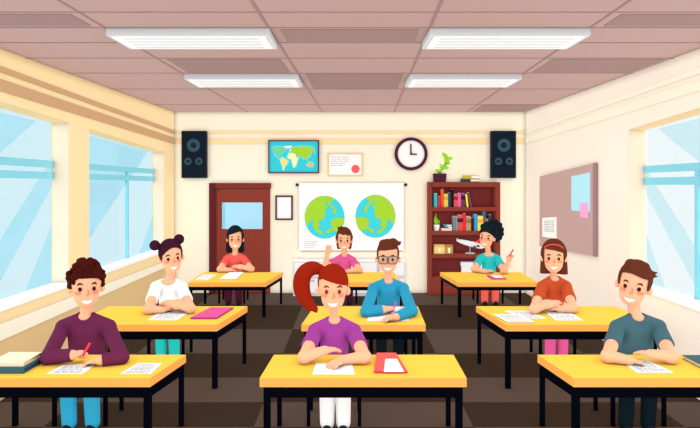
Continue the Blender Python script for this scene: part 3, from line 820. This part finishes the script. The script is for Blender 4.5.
class Head:
    """local frame: x to the viewer's right, y away from the viewer, z up; origin between the eyes"""
    def __init__(s, P, yaw=0, roll=0, pitch=0, sc=1.0):
        s.P = np.array(P, float); s.sc = sc
        R = Matrix.Rotation(math.radians(yaw), 3, 'Z') @ Matrix.Rotation(math.radians(roll), 3, 'Y') @ Matrix.Rotation(math.radians(pitch), 3, 'X')
        s.R = np.array(R)
    def to(s, fl):
        """local sdf fn,lo,hi -> world sdf"""
        fn, lo, hi = fl; R, P, sc = s.R, s.P, s.sc
        def g(X, Y, Z):
            x, y, z = X - P[0], Y - P[1], Z - P[2]
            return fn((R[0, 0] * x + R[1, 0] * y + R[2, 0] * z) / sc, (R[0, 1] * x + R[1, 1] * y + R[2, 1] * z) / sc, (R[0, 2] * x + R[1, 2] * y + R[2, 2] * z) / sc) * sc
        cs = np.array([[(lo, hi)[i][0], (lo, hi)[j][1], (lo, hi)[k][2]] for i in (0, 1) for j in (0, 1) for k in (0, 1)])
        w = (cs * sc) @ R.T + P
        return g, w.min(0), w.max(0)
    def pt(s, p): return s.R @ (np.array(p, float) * s.sc) + s.P
    def surf(s, x, z):
        """front surface of the bare head at local x, z"""
        y = np.full_like(x, -.3)
        a, b = SKULL[0], JAW[0]
        for _ in range(60):
            y = y + .8 * smin(a(x, y, z), b(x, y, z), .06)
        return y
SKULL = ell((0, .015, .05), (.116, .14, .158)); JAW = ell((0, -.012, -.062), (.095, .105, .104))

def feature(hd, poly, m, name, parent, th=.004, label=None):
    """low-relief shape with its own thickness, following the surface of the face; poly in local (x, z)"""
    p = np.array(poly, float); c = p.mean(0); n = len(p)
    rings = [1.0, .7, .35]
    V = []; 
    for depth in (0, 1):
        for r in rings + [0.0]:
            q = c + (p - c) * r if r else c[None, :]
            y = hd.surf(q[:, 0].copy(), q[:, 1].copy())
            off = -th * (1 - .35 * r * r) if depth == 0 else .006
            for (x, z), yy in zip(q, y): V.append(hd.pt((x, yy + off, z)))
    Fs = []; m1 = 3 * n + 1
    for k in range(2):
        for i in range(n):
            a, b = k * n + i, k * n + (i + 1) % n; Fs.append((a, b, b + n, a + n)); Fs.append((m1 + b, m1 + a, m1 + a + n, m1 + b + n))
    for i in range(n):
        Fs.append((2 * n + i, 2 * n + (i + 1) % n, 3 * n)); Fs.append((m1 + 2 * n + (i + 1) % n, m1 + 2 * n + i, m1 + 3 * n))
        Fs.append((i, m1 + i, m1 + (i + 1) % n, (i + 1) % n))
    mb = MB(); mb.add([Vector(v) for v in V], Fs, m)
    o = mb.build(name, parent, smooth=False)
    if label: o['label'] = label
    return o

def ellp(cx, cz, rx, rz, n=20, rot=0):
    out = []
    for i in range(n):
        a = 2 * PI * i / n; x, z = rx * math.cos(a), rz * math.sin(a)
        out.append((cx + x * math.cos(rot) - z * math.sin(rot), cz + x * math.sin(rot) + z * math.cos(rot)))
    return out
def ribbon(pts, w):
    """thin polygon around an open polyline (local x, z)"""
    P = [Vector(p) for p in pts]; up, dn = [], []
    for i, p in enumerate(P):
        t = (P[min(i + 1, len(P) - 1)] - P[max(i - 1, 0)]).normalized(); n = Vector((-t.y, t.x))
        k = w[i] if isinstance(w, (list, tuple)) else w
        up.append(tuple(p + n * k)); dn.append(tuple(p - n * k))
    return up + dn[::-1]
def arcs(pts, per=4):
    return pts

def hand_prims(out, w, tip, n, thumb, curl=.25, grip=False):
    w, tip, n, thumb = map(lambda v: np.array(v, float), (w, tip, n, thumb))
    f = tip - w; Lh = np.linalg.norm(f); f /= Lh
    n = n - f * (n @ f); n /= np.linalg.norm(n)
    s = np.cross(n, f); s = s if s @ thumb > 0 else -s
    S = Lh / .135
    def add(a, b, ra, rb, k): out.append((*rc(a, b, ra, rb), k, 'add'))
    offs = [.030, .0105, -.0095, -.029]; lens = [.058, .066, .061, .048]
    for i in range(4):
        kn = w + (f * .066 + s * offs[i]) * S
        add(w + s * offs[i] * .45 * S, kn, .017 * S, .0135 * S, .014 * S)
        ang = curl; p = kn; fan = offs[i] * 2.2
        for j in range(3):
            l = lens[i] * S * (.42, .32, .26)[j]
            dr = f * math.cos(ang) + n * math.sin(ang) + s * fan * .9; dr /= np.linalg.norm(dr)
            q = p + dr * l
            add(p, q, (.0105, .0098, .009)[j] * S, (.0098, .009, .0078)[j] * S, .004)
            p = q; ang += curl * (1.6 if grip else 1.1)
    p = w + (f * .018 + s * .026) * S
    q = p + (f * .026 + s * .028 + n * .01) * S; r = q + (f * (.03 if not grip else .02) + s * (.008 if not grip else -.012) + n * (.006 if not grip else .022)) * S
    add(w + f * .008 * S, p, .018 * S, .0155 * S, .012 * S); add(p, q, .014 * S, .0115 * S, .01 * S); add(q, r, .0115 * S, .009 * S, .004)

def person(spec):
    g = spec.get
    d = spec['d']; zd = spec['z']; h = spec['h']
    SKIN = M_SKIN
    ex, ey = spec['eye']; P0 = W(ex, ey, d - .02); hd = Head(P0, g('yaw', 0) - math.degrees(math.atan2(P0.x, P0.y)), g('roll', 0), g('pitch', 0), g('hs', 1.0))
    C = np.array(W(*spec['collar'], d)); SL, SR = [np.array(W(*p, d + .005)) for p in spec['sh']]
    root = Vector((C[0], d, 0))
    def onD(p, r):
        return np.array(on_plane(p[0], p[1], zd + r))
    def place(p, r):
        return onD(p, r) if len(p) == 2 else np.array(W(*p))
    r_el, r_wr = g('arm', (.052, .036))
    EL, ER = place(spec['el'][0], r_el), place(spec['el'][1], r_el)
    WL, WR = place(spec['wr'][0], r_wr), place(spec['wr'][1], r_wr)
    TL, TR = place(spec['tip'][0], .03), place(spec['tip'][1], .03)
    if g('lift'):                                   # one hand rests on the other
        for k_, (a, b) in enumerate(((WL, TL), (WR, TR))):
            a[2] += spec['lift'][k_][0]; b[2] += spec['lift'][k_][1]
    seat = g('seat', zd - .21)
    Hc = np.array((C[0] + g('hipdx', 0), d + .03, seat + .09))
    Msh = np.array((C[0] * .3 + .35 * (SL[0] + SR[0]), d + .01, (SL[2] + SR[2]) / 2 - .035))
    hw = abs(SR[0] - SL[0]) / 2
    cw = max(.03, hw - .118); ww = g('waist', .06) - .012
    # ---------------- body
    def torso(e):
        P = []
        for S_ in (SL, SR):
            P.append((*rc(C + np.array((0, 0.01, -.012)), S_ + np.array((0, 0, 0)), .05 + e, .056 + e), .03, 'add'))
        P.append((*rc(Msh - np.array((cw, 0, 0)), Msh + np.array((cw, 0, 0)), .076 + e, .076 + e, 1.05), .02, 'add'))
        for sx in (-1, 0, 1):
            P.append((*rc(Msh + np.array((sx * cw, 0, -.01)), Hc + np.array((sx * ww, 0, 0)), .071 + e, .07 + e, 1.05), .015, 'add'))
        return P
    body = torso(-.006)
    chin = hd.pt((0, .055, -.08))
    body.append((*rc(chin, C + np.array((0, .03, -.03)), g('neck', .047), g('neck', .047) + .004), .012, 'add'))
    body.append((*hd.to(SKULL), .012, 'add')); body.append((*hd.to(JAW), .025, 'add'))
    body.append((*hd.to(rc((0, -.112, -.012), (.002, -.124, -.042), .008, .0125)), .012, 'add'))
    for sx in (-1, 1):
        if g('noear') == sx: continue
        body.append((*hd.to(ell((sx * .122, .012, -.015), (.023, .018, .035))), .01, 'add'))
    for S_, E, Wr, Tp, key in ((SL, EL, WL, TL, 0), (SR, ER, WR, TR, 1)):
        body.append((*rc(S_, E, .05, r_el - .004), .02, 'add'))
        body.append((*rc(E, Wr, r_el - .002, r_wr - .002), .02, 'add'))
    knees = []
    for k_, lp in enumerate(spec['legs']):
        K = np.array((px2(lp, d - .33), d - .33, seat + .065)); A = np.array((K[0], d - .30, .06)); knees.append((K, A))
        hp = Hc + np.array(((-.075, .075)[k_], 0, -.02))
        body.append((*rc(hp, K, .07, .052), .03, 'add')); body.append((*rc(K, A, .05, .036), .02, 'add'))
        body.append((*rc(A + np.array((0, .02, -.03)), A + np.array((0, -.03, -.032)), .024, .018), .02, 'add'))
    hands = []
    for k_, (Wr, Tp) in enumerate(((WL, TL), (WR, TR))):
        raised = len(spec['wr'][k_]) == 3
        n_ = (0, -1, 0) if raised else (0, -.15, -1)
        th_ = ((1, 0, 0), (-1, 0, 0))[k_] if raised else (0, 1, .3)
        hand_prims(hands, Wr, Tp, n_, th_, *g('hand', ((.22, False), (.22, False)))[k_])
    V, Q = make(body + hands, .03, h)
    me = np_obj('person', V, Q, SKIN, loc=root)
    tag(me, spec['label'], 'person')
    # ---------------- shirt
    sh = torso(.008)
    long = g('long', False)
    for S_, E, Wr in ((SL, EL, WL), (SR, ER, WR)):
        if long:
            sh.append((*rc(S_, E, .058, r_el + .005), .01, 'add'))
            u = (Wr - E); Lu = np.linalg.norm(u); u /= Lu; end = E + u * Lu * .98
            fn, lo, hi = rc(E, E + u * (Lu + .03), r_el + .006, r_wr + .008)
            sh.append(((lambda fn, end, u: (lambda X, Y, Z: np.maximum(fn(X, Y, Z), (X - end[0]) * u[0] + (Y - end[1]) * u[1] + (Z - end[2]) * u[2])))(fn, end, u), lo, hi, .012, 'add'))
        else:
            u = (E - S_); Lu = np.linalg.norm(u); u /= Lu; end = S_ + u * Lu * g('sleeve', .66)
            fn, lo, hi = rc(S_, E, .06, r_el + .014)
            sh.append(((lambda fn, end, u: (lambda X, Y, Z: np.maximum(fn(X, Y, Z), (X - end[0]) * u[0] + (Y - end[1]) * u[1] + (Z - end[2]) * u[2])))(fn, end, u), lo, hi, .01, 'add'))
    sw, sdp = g('scoop', (.058, .05))
    sh.append((*ell(C + np.array((0, -.05, .025)), (sw, .085, sdp)), .006, 'sub'))
    sh.append((*rc(C + np.array((0, 0.012, -.02)), C + np.array((0, .012, .15)), .055, .055), .004, 'sub'))
    V, Q = make(sh, .03, h)
    np_obj('shirt' if not long else 'sweater', V, Q, mat(spec['shirt']), me)
    # ---------------- trousers and shoes
    tr = [(*rc(Hc + np.array((-.07, 0, -.02)), Hc + np.array((.07, 0, -.02)), .085, .085), .03, 'add')]
    for k_, (K, A) in enumerate(knees):
        hp = Hc + np.array(((-.075, .075)[k_], 0, -.02))
        tr.append((*rc(hp, K, .08, .062), .03, 'add')); tr.append((*rc(K, A + np.array((0, 0, .0)), .061, .055), .02, 'add'))
    V, Q = make(tr, .03, max(h, .008)); np_obj('trousers', V, Q, mat(spec['trousers']), me)
    for K, A in knees:
        shp = [(*rc(A + np.array((0, .03, -.025)), A + np.array((0, -.06, -.03)), .04, .03), .02, 'add'),
               ((lambda X, Y, Z: -Z), (0, 0, 0), (0, 0, 0), 0, 'cut')]
        V, Q = make(shp, .03, .009); np_obj('shoe', V, Q, mat('#1D2029'), me)
    # ---------------- hair
    hp = [(*( (hd.to(p[:3])) if p[4] != 'cutw' else p[:3]), p[3], p[4]) for p in spec['hair']]
    V, Q = make(hp, .03, h); hair = np_obj('hair', V, Q, mat(spec['haircol']), me)
    # ---------------- face
    eye = mat(spec.get('eyecol', '#3A1519')); brow = mat(spec.get('browcol', spec['haircol']))
    sx0 = g('fx', 0.0)
    for sx in (-1, 1):
        feature(hd, ellp(sx0 + sx * .053, 0, .0135, .0165), eye, 'eye', me)
        feature(hd, ribbon([(sx0 + sx * .053 - .021 , .036 - (.006 if sx < 0 else 0)), (sx0 + sx * .053 - .007, .047), (sx0 + sx * .053 + .009, .047), (sx0 + sx * .053 + .022, .037 - (.006 if sx > 0 else 0))], [.002, .0055, .0055, .002]), brow, 'eyebrow', me)
        feature(hd, ellp(sx0 + sx * .071, -.034, .021, .012), mat('#FD8F6A'), 'cheek', me, th=.0015)
    feature(hd, ribbon([(sx0 + .006, -.004), (sx0 + .01, -.022), (sx0 + .013, -.042), (sx0 - .004, -.046), (sx0 - .010, -.0455)], [.0015, .003, .004, .003, .0015]), mat('#EE8560'), 'nose_line', me, th=.016)
    mw = g('mw', .041)
    mouth = [(sx0 - mw, -.088), (sx0 - mw * .5, -.0915), (sx0, -.0925), (sx0 + mw * .5, -.0915), (sx0 + mw, -.088), (sx0 + mw * .86, -.102), (sx0 + mw * .55, -.115), (sx0, -.121), (sx0 - mw * .55, -.115), (sx0 - mw * .86, -.102)]
    feature(hd, mouth, M_WHITE, 'mouth', me, label='broad white smile')
    if 'extra' in spec: spec['extra'](hd, me, dict(TL=TL, TR=TR, WL=WL, WR=WR))
    return me

# ------------------------------------------------------------------ hair styles (local head coordinates)
def A(fl, k=.02): return (*fl, k, 'add')
def S(fl, k=.008): return (*fl, k, 'sub')
def cap(r=(.128, .153, .166), c=(0, .02, .056)): return A(ell(c, r), 0)
def face_hole(hl, yc=.03, xw=.2):
    """opens the cap in front of yc and below hairline hl(x); xw keeps sideburns"""
    def fn(X, Y, Z):
        return np.maximum(np.maximum(Y - yc, Z - hl(X)), np.abs(X) - xw)
    return (fn, (-.3, -.4, -.4), (.3, .4, .4), .006, 'sub')
def below(zv, yv=-1):
    def fn(X, Y, Z): return Z - zv + 0 * X + 0 * Y
    return (fn, (-.3, -.4, -.4), (.3, .4, zv), .006, 'sub')

def curls(pts, r, k=.012): return [A(ell(p, (q, q, q)), k) for p, q in zip(pts, r if isinstance(r, (list, tuple)) else [r] * len(pts))]
rn = random.Random(3)
h1 = [cap((.12, .147, .164), (0, .02, .054)), face_hole(lambda x: .085 - .9 * np.maximum(0, np.abs(x) - .085)), below(-.07)]
pts = []
for i in range(110):
    a = rn.uniform(0, 2 * PI); u = rn.uniform(.0, 1)
    zz_ = .05 + .17 * u; rr_ = math.sqrt(max(0, 1 - ((zz_ - .05) / .178) ** 2))
    p = (.117 * rr_ * math.cos(a), .02 + .142 * rr_ * math.sin(a), zz_)
    if p[1] < .02 and p[2] < .115 and abs(p[0]) < .09: continue
    pts.append(p)
for i in range(7): pts.append((-.09 + .03 * i, -.105 + .9 * (-.09 + .03 * i) ** 2 * 6 * .3, .1 + .008 * (i % 2)))
for sx in (-1, 1):
    for zz_ in (.1, .065, .03, 0.0): pts.append((sx * (.119 + .008 * (zz_ > .05)), .005, zz_ + .016))
h1 += curls(pts, [rn.uniform(.02, .029) for _ in pts], .003)

h2 = [cap((.131, .153, .158)), face_hole(lambda x: .118 - 5 * (x - .02) ** 2, .02, .107), below(-.045)]
h2 += [A(ell((-.158, .02, .16), (.058, .056, .058)), .006), A(ell((.108, .02, .19), (.058, .056, .058)), .006)]

def curtain(zb, xo, r, ys=.04):
    out = []
    for sx in (-1, 1):
        out.append(A(rc((sx * .095, .045, .06), (sx * xo, .05, zb), .042, r), .02))
    out.append(A(rc((-.05, .09, .05), (-.06, .085, zb), .06, .05), .03)); out.append(A(rc((.05, .09, .05), (.06, .085, zb), .06, .05), .03))
    return out
h3 = [cap((.139, .158, .172)), face_hole(lambda x: .075 + .32 * (x + .1) - 1.0 * np.maximum(0, x - .075), .02, .108)] + curtain(-.19, .112, .04)
h4 = [cap((.128, .153, .155)), face_hole(lambda x: .105 - .30 * (x + .1) - .8 * np.maximum(0, -x - .085), .02), below(-.07)]
tail = [((-.10, .08, .15), .04), ((-.165, .09, .165), .056), ((-.222, .09, .14), .064), ((-.258, .09, .08), .068), ((-.262, .09, 0), .068), ((-.24, .09, -.075), .06), ((-.2, .085, -.135), .046), ((-.155, .08, -.17), .027), ((-.142, .075, -.195), .01)]
def spline(P, n=5):
    P = [np.array((*a, r)) for a, r in P]; P = [P[0]] + P + [P[-1]]; out = []
    for i in range(1, len(P) - 2):
        for k in range(n):
            t = k / n; a, b, c, e = P[i - 1:i + 3]
            out.append(.5 * (2 * b + (c - a) * t + (2 * a - 5 * b + 4 * c - e) * t * t + (3 * b - a - 3 * c + e) * t ** 3))
    out.append(P[-2]); return [(tuple(q[:3]), float(q[3])) for q in out]
tl = spline(tail)
for (a, ra), (b, rb) in zip(tl, tl[1:]): h4.append(A(rc(a, b, ra, rb), .006))
h5 = [cap((.126, .152, .16)), face_hole(lambda x: .102 + .1 * x - 2 * np.maximum(0, np.abs(x) - .1), .02, .109), below(.0),
      A(rc((-.05, -.05, .165), (.06, -.06, .18), .05, .046), .03), A(rc((.06, -.06, .185), (.122, -.06, .172), .042, .02), .02), A(rc((.115, -.06, .17), (.152, -.06, .2), .018, .002), .012)]
h6 = [cap((.134, .156, .164)), face_hole(lambda x: .098 - .16 * x + .007 * np.sin(x * 75), .02, .107), A(rc((-.112, .04, .05), (-.09, .05, -.125), .032, .03), .02), A(rc((.112, .04, .05), (.09, .05, -.125), .032, .03), .02),
      A(rc((-.07, -.02, .18), (-.1, -.03, .215), .04, .012), .02), A(rc((-.03, -.03, .19), (-.05, -.03, .225), .035, .012), .02), A(rc((.0, .07, .0), (0, .06, -.12), .08, .05), .03)]
h7 = [cap(), face_hole(lambda x: .10 - 5 * (x - .0) ** 2, .02), below(-.07)]
P7 = [(-.075, -.02, .175, .045), (-.02, .0, .215, .05), (.04, .03, .25, .05), (.105, .05, .265, .052), (.17, .06, .225, .05), (.205, .06, .155, .05), (.215, .06, .085, .047), (.195, .06, .02, .044), (.155, .06, -.03, .035), (.1, .06, .16, .09), (.13, .06, .06, .075), (.07, -.03, .2, .045), (.13, -.0, .17, .05), (.15, .0, .1, .05)]
h7 += curls([p[:3] for p in P7], [p[3] for p in P7], .003)
h8 = [cap((.137, .157, .158)), face_hole(lambda x: .095 + .1 * (-x) * (x < 0) - .28 * x * (x > 0), .02, .109)] + curtain(-.24, .108, .045) + [below(-.187)]
h9 = [cap((.131, .155, .162)), face_hole(lambda x: .098 + .012 * np.cos((x + .03) * 24) - 1.0 * np.maximum(0, np.abs(x) - .1), .02, .106), below(-.015),
      A(rc((.10, .03, .13), (.152, .03, .148), .022, .003), .012), A(rc((.11, .03, .11), (.158, .03, .118), .02, .003), .012), A(rc((-.05, -.06, .175), (.05, -.06, .175), .045, .045), .03)]

# ------------------------------------------------------------------ pencils and pens held in hands
def pencil(p, q, hexc, label, r=.0095, name='pencil', tiphex=None):
    p, q = Vector(p), Vector(q); u = q - p
    t = empty(name, p, label, name, 'pencils and pens in hands')
    mb = MB(); mb.tube([p + u * .12, q], r, mat(hexc), n=10); mb.build('barrel', t, smooth=False)
    mb = MB(); mb.tube([p, p + u * .12], [.001, r], mat(tiphex or '#FFE0B8'), n=10); mb.build('point', t)
    return t

# ------------------------------------------------------------------ glasses, headband
def glasses(hd, me, pts):
    m = mat('#4D5A61', rough=.4)
    t = empty('glasses', (0, 0, 0), None); t.parent = me; t['label'] = 'square grey framed glasses'
    mb = MB()
    for sx in (-1, 1):
        cx, w, hh = sx * .053, .047, .041
        loop = []
        for i in range(33):
            a = 2 * PI * i / 32; n = 4.5
            x = cx + w * math.copysign(abs(math.cos(a)) ** (2 / n), math.cos(a)); z = -.004 + hh * math.copysign(abs(math.sin(a)) ** (2 / n), math.sin(a))
            loop.append(Vector(hd.pt((x, -.142 + .9 * x * x * 2, z))))
        mb.tube(loop, .005, m, n=8)
        mb.tube([Vector(hd.pt((sx * .1, -.128, .01))), Vector(hd.pt((sx * .128, -.06, .01))), Vector(hd.pt((sx * .13, .03, .0)))], .005, m, n=6)
    mb.tube([Vector(hd.pt((-.007, -.143, .008))), Vector(hd.pt((0, -.146, .012))), Vector(hd.pt((.007, -.143, .008)))], .005, m, n=6)
    mb.build('frame', t)
    for sx in (-1, 1):
        cx, w, hh = sx * .053, .043, .037; P = []
        for i in range(24):
            a = 2 * PI * i / 24; n = 4.5
            P.append(Vector(hd.pt((cx + w * math.copysign(abs(math.cos(a)) ** (2 / n), math.cos(a)), -.141, -.004 + hh * math.copysign(abs(math.sin(a)) ** (2 / n), math.sin(a))))))
        mb = MB(); mb.extr(P, (0, .002, 0), glass_mat('spectacle_lens', '#FBFDFD')); mb.build('lens', t)
def headband(hd, me, pts):
    P = [Vector(hd.pt((.137 * math.sin(a), -.075 + .05 * (1 - math.cos(a)), .085 + .09 * math.cos(a)))) for a in np.linspace(-1.45, 1.45, 21)]
    P2 = []
    for a in np.linspace(-1.2, 1.2, 21):
        x = .108 * math.sin(a); z = .085 + .07 * math.cos(a)
        # on the surface of the cap
        y = .02 - .157 * math.sqrt(max(.02, 1 - (x / .137) ** 2 - ((z - .056) / .158) ** 2))
        P2.append(Vector(hd.pt((x, y - .002, z))))
    mb = MB(); mb.tube(P2, .0065, mat('#F0564F'), n=8)
    o = mb.build('headband', me, smooth=True); o['label'] = 'thin coral red headband'

DT1, DT2, DT3 = 4.95, 6.72, 9.85
H1_, H2_, H3_ = .0055, .0065, .0085
def held(p_off, q_off, hexc, label, which, **k):
    def fn(hd, me, pts):
        p = pts[which]
        pencil(Vector(p) + Vector(p_off), Vector(p) + Vector(q_off), hexc, label, **k)
    return fn
people = [
 dict(label='person with curly dark brown hair in a plum sweater, hands clasped around a red pencil', d=DT1, z=Z1, h=H1_, eye=(86.3, 287), yaw=3, collar=(85.5, 316), sh=((63.5, 327), (108.5, 327)),
      el=((48, 357.5), (121.5, 357)), wr=((72.5, 359), (101.5, 360.5)), tip=((92, 356), (81, 362)), lift=((.03, .05), (0, 0)), hand=((.7, True), (.35, False)), long=True, shirt='#652748', trousers='#32A7D0', legs=(67.5, 91), hair=h1, haircol='#42120F', arm=(.05, .04), waist=.075,
      extra=lambda hd, me, p: pencil(W(81.5, 358, 4.48), W(89.8, 343.2, 4.47), '#F23F45', 'red pencil held by the boy in the plum sweater', r=.009)),
 dict(label='person with dark hair in two buns wearing a white t-shirt, arms folded on the desk', d=DT2, z=Z2, h=H2_, eye=(171.3, 257.6), yaw=10, roll=-6, collar=(169, 280.5), sh=((156, 287), (181.5, 287)),
      el=((148.5, 309.3), (190.5, 308.5)), wr=((162, 310), (178, 309.5)), tip=((173, 308), (165.5, 305.5)), lift=((0, 0), (.05, .05)), shirt='#FFFFFF', trousers='#2BD4D2', legs=(160.5, 173.5), hair=h2, haircol='#3B1529', scoop=(.095, .075), waist=.045, sleeve=.62, mw=.034),
 dict(label='person with long straight black hair in a coral t-shirt sitting before the red door', d=DT3, z=Z3, h=H3_, eye=(235.2, 239), collar=(235, 253.8), sh=((227, 259), (243.3, 259)),
      el=((220, 269.3), (251.3, 269)), wr=((230, 270.2), (241, 270)), tip=((237.5, 270.5), (233.5, 268.8)), lift=((0, 0), (.05, .05)), shirt='#E85D58', trousers='#4A1830', legs=(228, 238.6), hair=h3, haircol='#14202B', waist=.04, sleeve=.6, mw=.034, browcol='#7A3A28'),
 dict(label='person with a big red ponytail in a purple t-shirt at the front desk', d=DT1, z=Z1, h=H1_, eye=(333, 289.6), collar=(334.5, 320), sh=((315.5, 331), (353.5, 331)),
      el=((304.5, 357), (364.5, 357)), wr=((325, 357.5), (343, 360)), tip=((341, 355), (328, 366)), lift=((.055, .055), (0, 0)), shirt='#9C4096', trousers='#FFFFFF', legs=(327, 343.3), hair=h4, haircol='#92220E', eyecol='#8F2A1C', waist=.045, neck=.032, sleeve=.6),
 dict(label='person with quiffed brown hair and glasses in a blue sweater, writing', d=DT2, z=Z2, h=H2_, eye=(387.9, 258.3), collar=(388.5, 281), sh=((373.5, 288.5), (403.5, 288.5)),
      el=((366, 311.5), (412, 311)), wr=((382, 311.5), (396, 317)), tip=((394.5, 309), (380.5, 319.5)), lift=((.02, .02), (0, 0)), hand=((.6, True), (.25, False)), long=True, shirt='#2D97BC', trousers='#0F1A22', legs=(381.5, 398.5), hair=h5, haircol='#602F20', arm=(.052, .04), neck=.044,
      extra=lambda hd, me, p: (glasses(hd, me, p), pencil(on_plane(391.8, 314.2, Z2 + .006), W(395.8, 302, on_plane(391.8, 314.2, Z2).y + .03), '#D44BA0', 'magenta pen held by the man in the blue sweater'))),
 dict(label='person in a pink t-shirt raising one hand in front of the wall chart', d=DT3, z=Z3, h=H3_, eye=(344.2, 240.2), collar=(344.6, 255), sh=((337, 260.5), (352.5, 260.5)),
      el=((325.5, 265.3, 9.72), (359.8, 269.8)), wr=((327.4, 253.3, 9.70), (348, 271.2)), tip=((329.2, 243.8, 9.68), (340.5, 271.4)), shirt='#D95896', trousers='#43182F', legs=(338, 349.5), hair=h6, haircol='#602F20', waist=.045, sleeve=.62, mw=.034),
 dict(label='person with black curly updo in a turquoise t-shirt holding up a pink pen', d=DT3, z=Z3, h=H3_, eye=(486.7, 237.5), noear=-1, neck=.041, yaw=-14, roll=6, collar=(489, 253.6), sh=((480.5, 259), (497.3, 259)),
      el=((474, 269), (504.5, 270.8)), wr=((485, 271.5), (509.2, 260.5, 9.55)), tip=((492.5, 270.6), (512, 251.5, 9.52)), hand=((.22, False), (.55, True)), shirt='#27C2C1', trousers='#F96861', legs=(485, 495.6), hair=h7, haircol='#14202B', scoop=(.1, .075), waist=.045, sleeve=.62, mw=.034,
      extra=lambda hd, me, p: pencil(W(508.6, 258, 9.47), W(513.2, 249.3, 9.47), '#E2489E', 'bright pink pen held up by the girl in turquoise', r=.012)),
 dict(label='person with straight brown bob and coral headband in a rust orange t-shirt', d=DT2, z=Z2, h=H2_, eye=(553.8, 257.6), collar=(554.3, 278.5), sh=((542.5, 286.5), (566, 286.5)),
      el=((534.3, 309), (572.8, 308)), wr=((547, 309.3), (560, 309.3)), tip=((558, 305.8), (547.5, 309)), lift=((.05, .05), (0, 0)), shirt='#BE4F2C', trousers='#EB62A5', legs=(551, 563.2), hair=h8, haircol='#602F20', waist=.045, neck=.038, sleeve=.62, mw=.034, extra=headband),
 dict(label='person with short brown hair in a dark teal t-shirt, head tilted, arms folded', d=DT1, z=Z1, h=H1_, eye=(633.6, 285.7), yaw=-6, roll=11, collar=(637, 317), sh=((617.5, 327.5), (658, 327)),
      el=((608, 356), (671, 357)), wr=((630, 360.5), (650, 358.5)), tip=((645.5, 362.5), (633, 355)), lift=((0, 0), (.035, .035)), shirt='#446671', trousers='#0F1A22', legs=(627.5, 650), hair=h9, haircol='#602F20', waist=.072, sleeve=.62),
]
chairs = ['black legged chair of the curly haired boy in the plum sweater', 'black legged chair of the girl with two buns', 'black legged chair in front of the red door', 'black legged chair of the ponytail girl at the front desk',
          'black legged chair of the man in the blue sweater', 'black legged chair of the boy raising his hand', 'black legged chair in front of the bookcase, under the girl in turquoise', 'black legged chair of the girl with the headband', 'black legged chair of the boy in the dark teal t-shirt']
cx_ = [-2.13, -1.995, -1.90, -.126, None, None, 2.25, 2.25, 2.275]
for sp, lb, cx in zip(people, chairs, cx_):
    person(sp)
    d = sp['d']
    x = cx if cx is not None else px2(sp['collar'][0], d) - .01
    chair(x, d - .23, sp['z'] - .21, lb, w=.43 if d != DT2 else .40)

# ================================================================== LIGHT, WORLD, CAMERA
wd = bpy.data.worlds.new('daylight'); SC.world = wd; wd.use_nodes = True
bg = wd.node_tree.nodes['Background']; bg.inputs['Color'].default_value = (1, 1, 1, 1); bg.inputs['Strength'].default_value = 1.0
wd.light_settings.distance = .09
wd.light_settings.ao_factor = .68
SC.cycles.use_fast_gi = True; SC.cycles.fast_gi_method = 'ADD'
SC.cycles.max_bounces = 6; SC.cycles.diffuse_bounces = 1; SC.cycles.transparent_max_bounces = 12
def sun(name, direction, strength, ang, col=(1, 1, 1)):
    l = bpy.data.lights.new(name, 'SUN'); l.energy = strength; l.angle = math.radians(ang); l.color = col
    o = bpy.data.objects.new(name, l); COL.objects.link(o)
    o.rotation_euler = Vector(direction).to_track_quat('-Z', 'Y').to_euler(); o.location = (0, -2, 4)
    return o
sun('sun', (.4, 1, -.42), .5, 60, (.94, .97, 1))
cam = bpy.data.cameras.new('camera'); co = bpy.data.objects.new('camera', cam); COL.objects.link(co)
co.location = (0, 0, CH); co.rotation_euler = (PI / 2, 0, 0)
cam.sensor_width = 36; cam.lens = 36 * F / 700; cam.shift_y = (HY - 214) / 700; cam.clip_start = .05
SC.camera = co
vs = SC.view_settings
vs.view_transform = 'Standard'; vs.look = 'None'; vs.gamma = 1; vs.use_curve_mapping = False; vs.exposure = 0.0
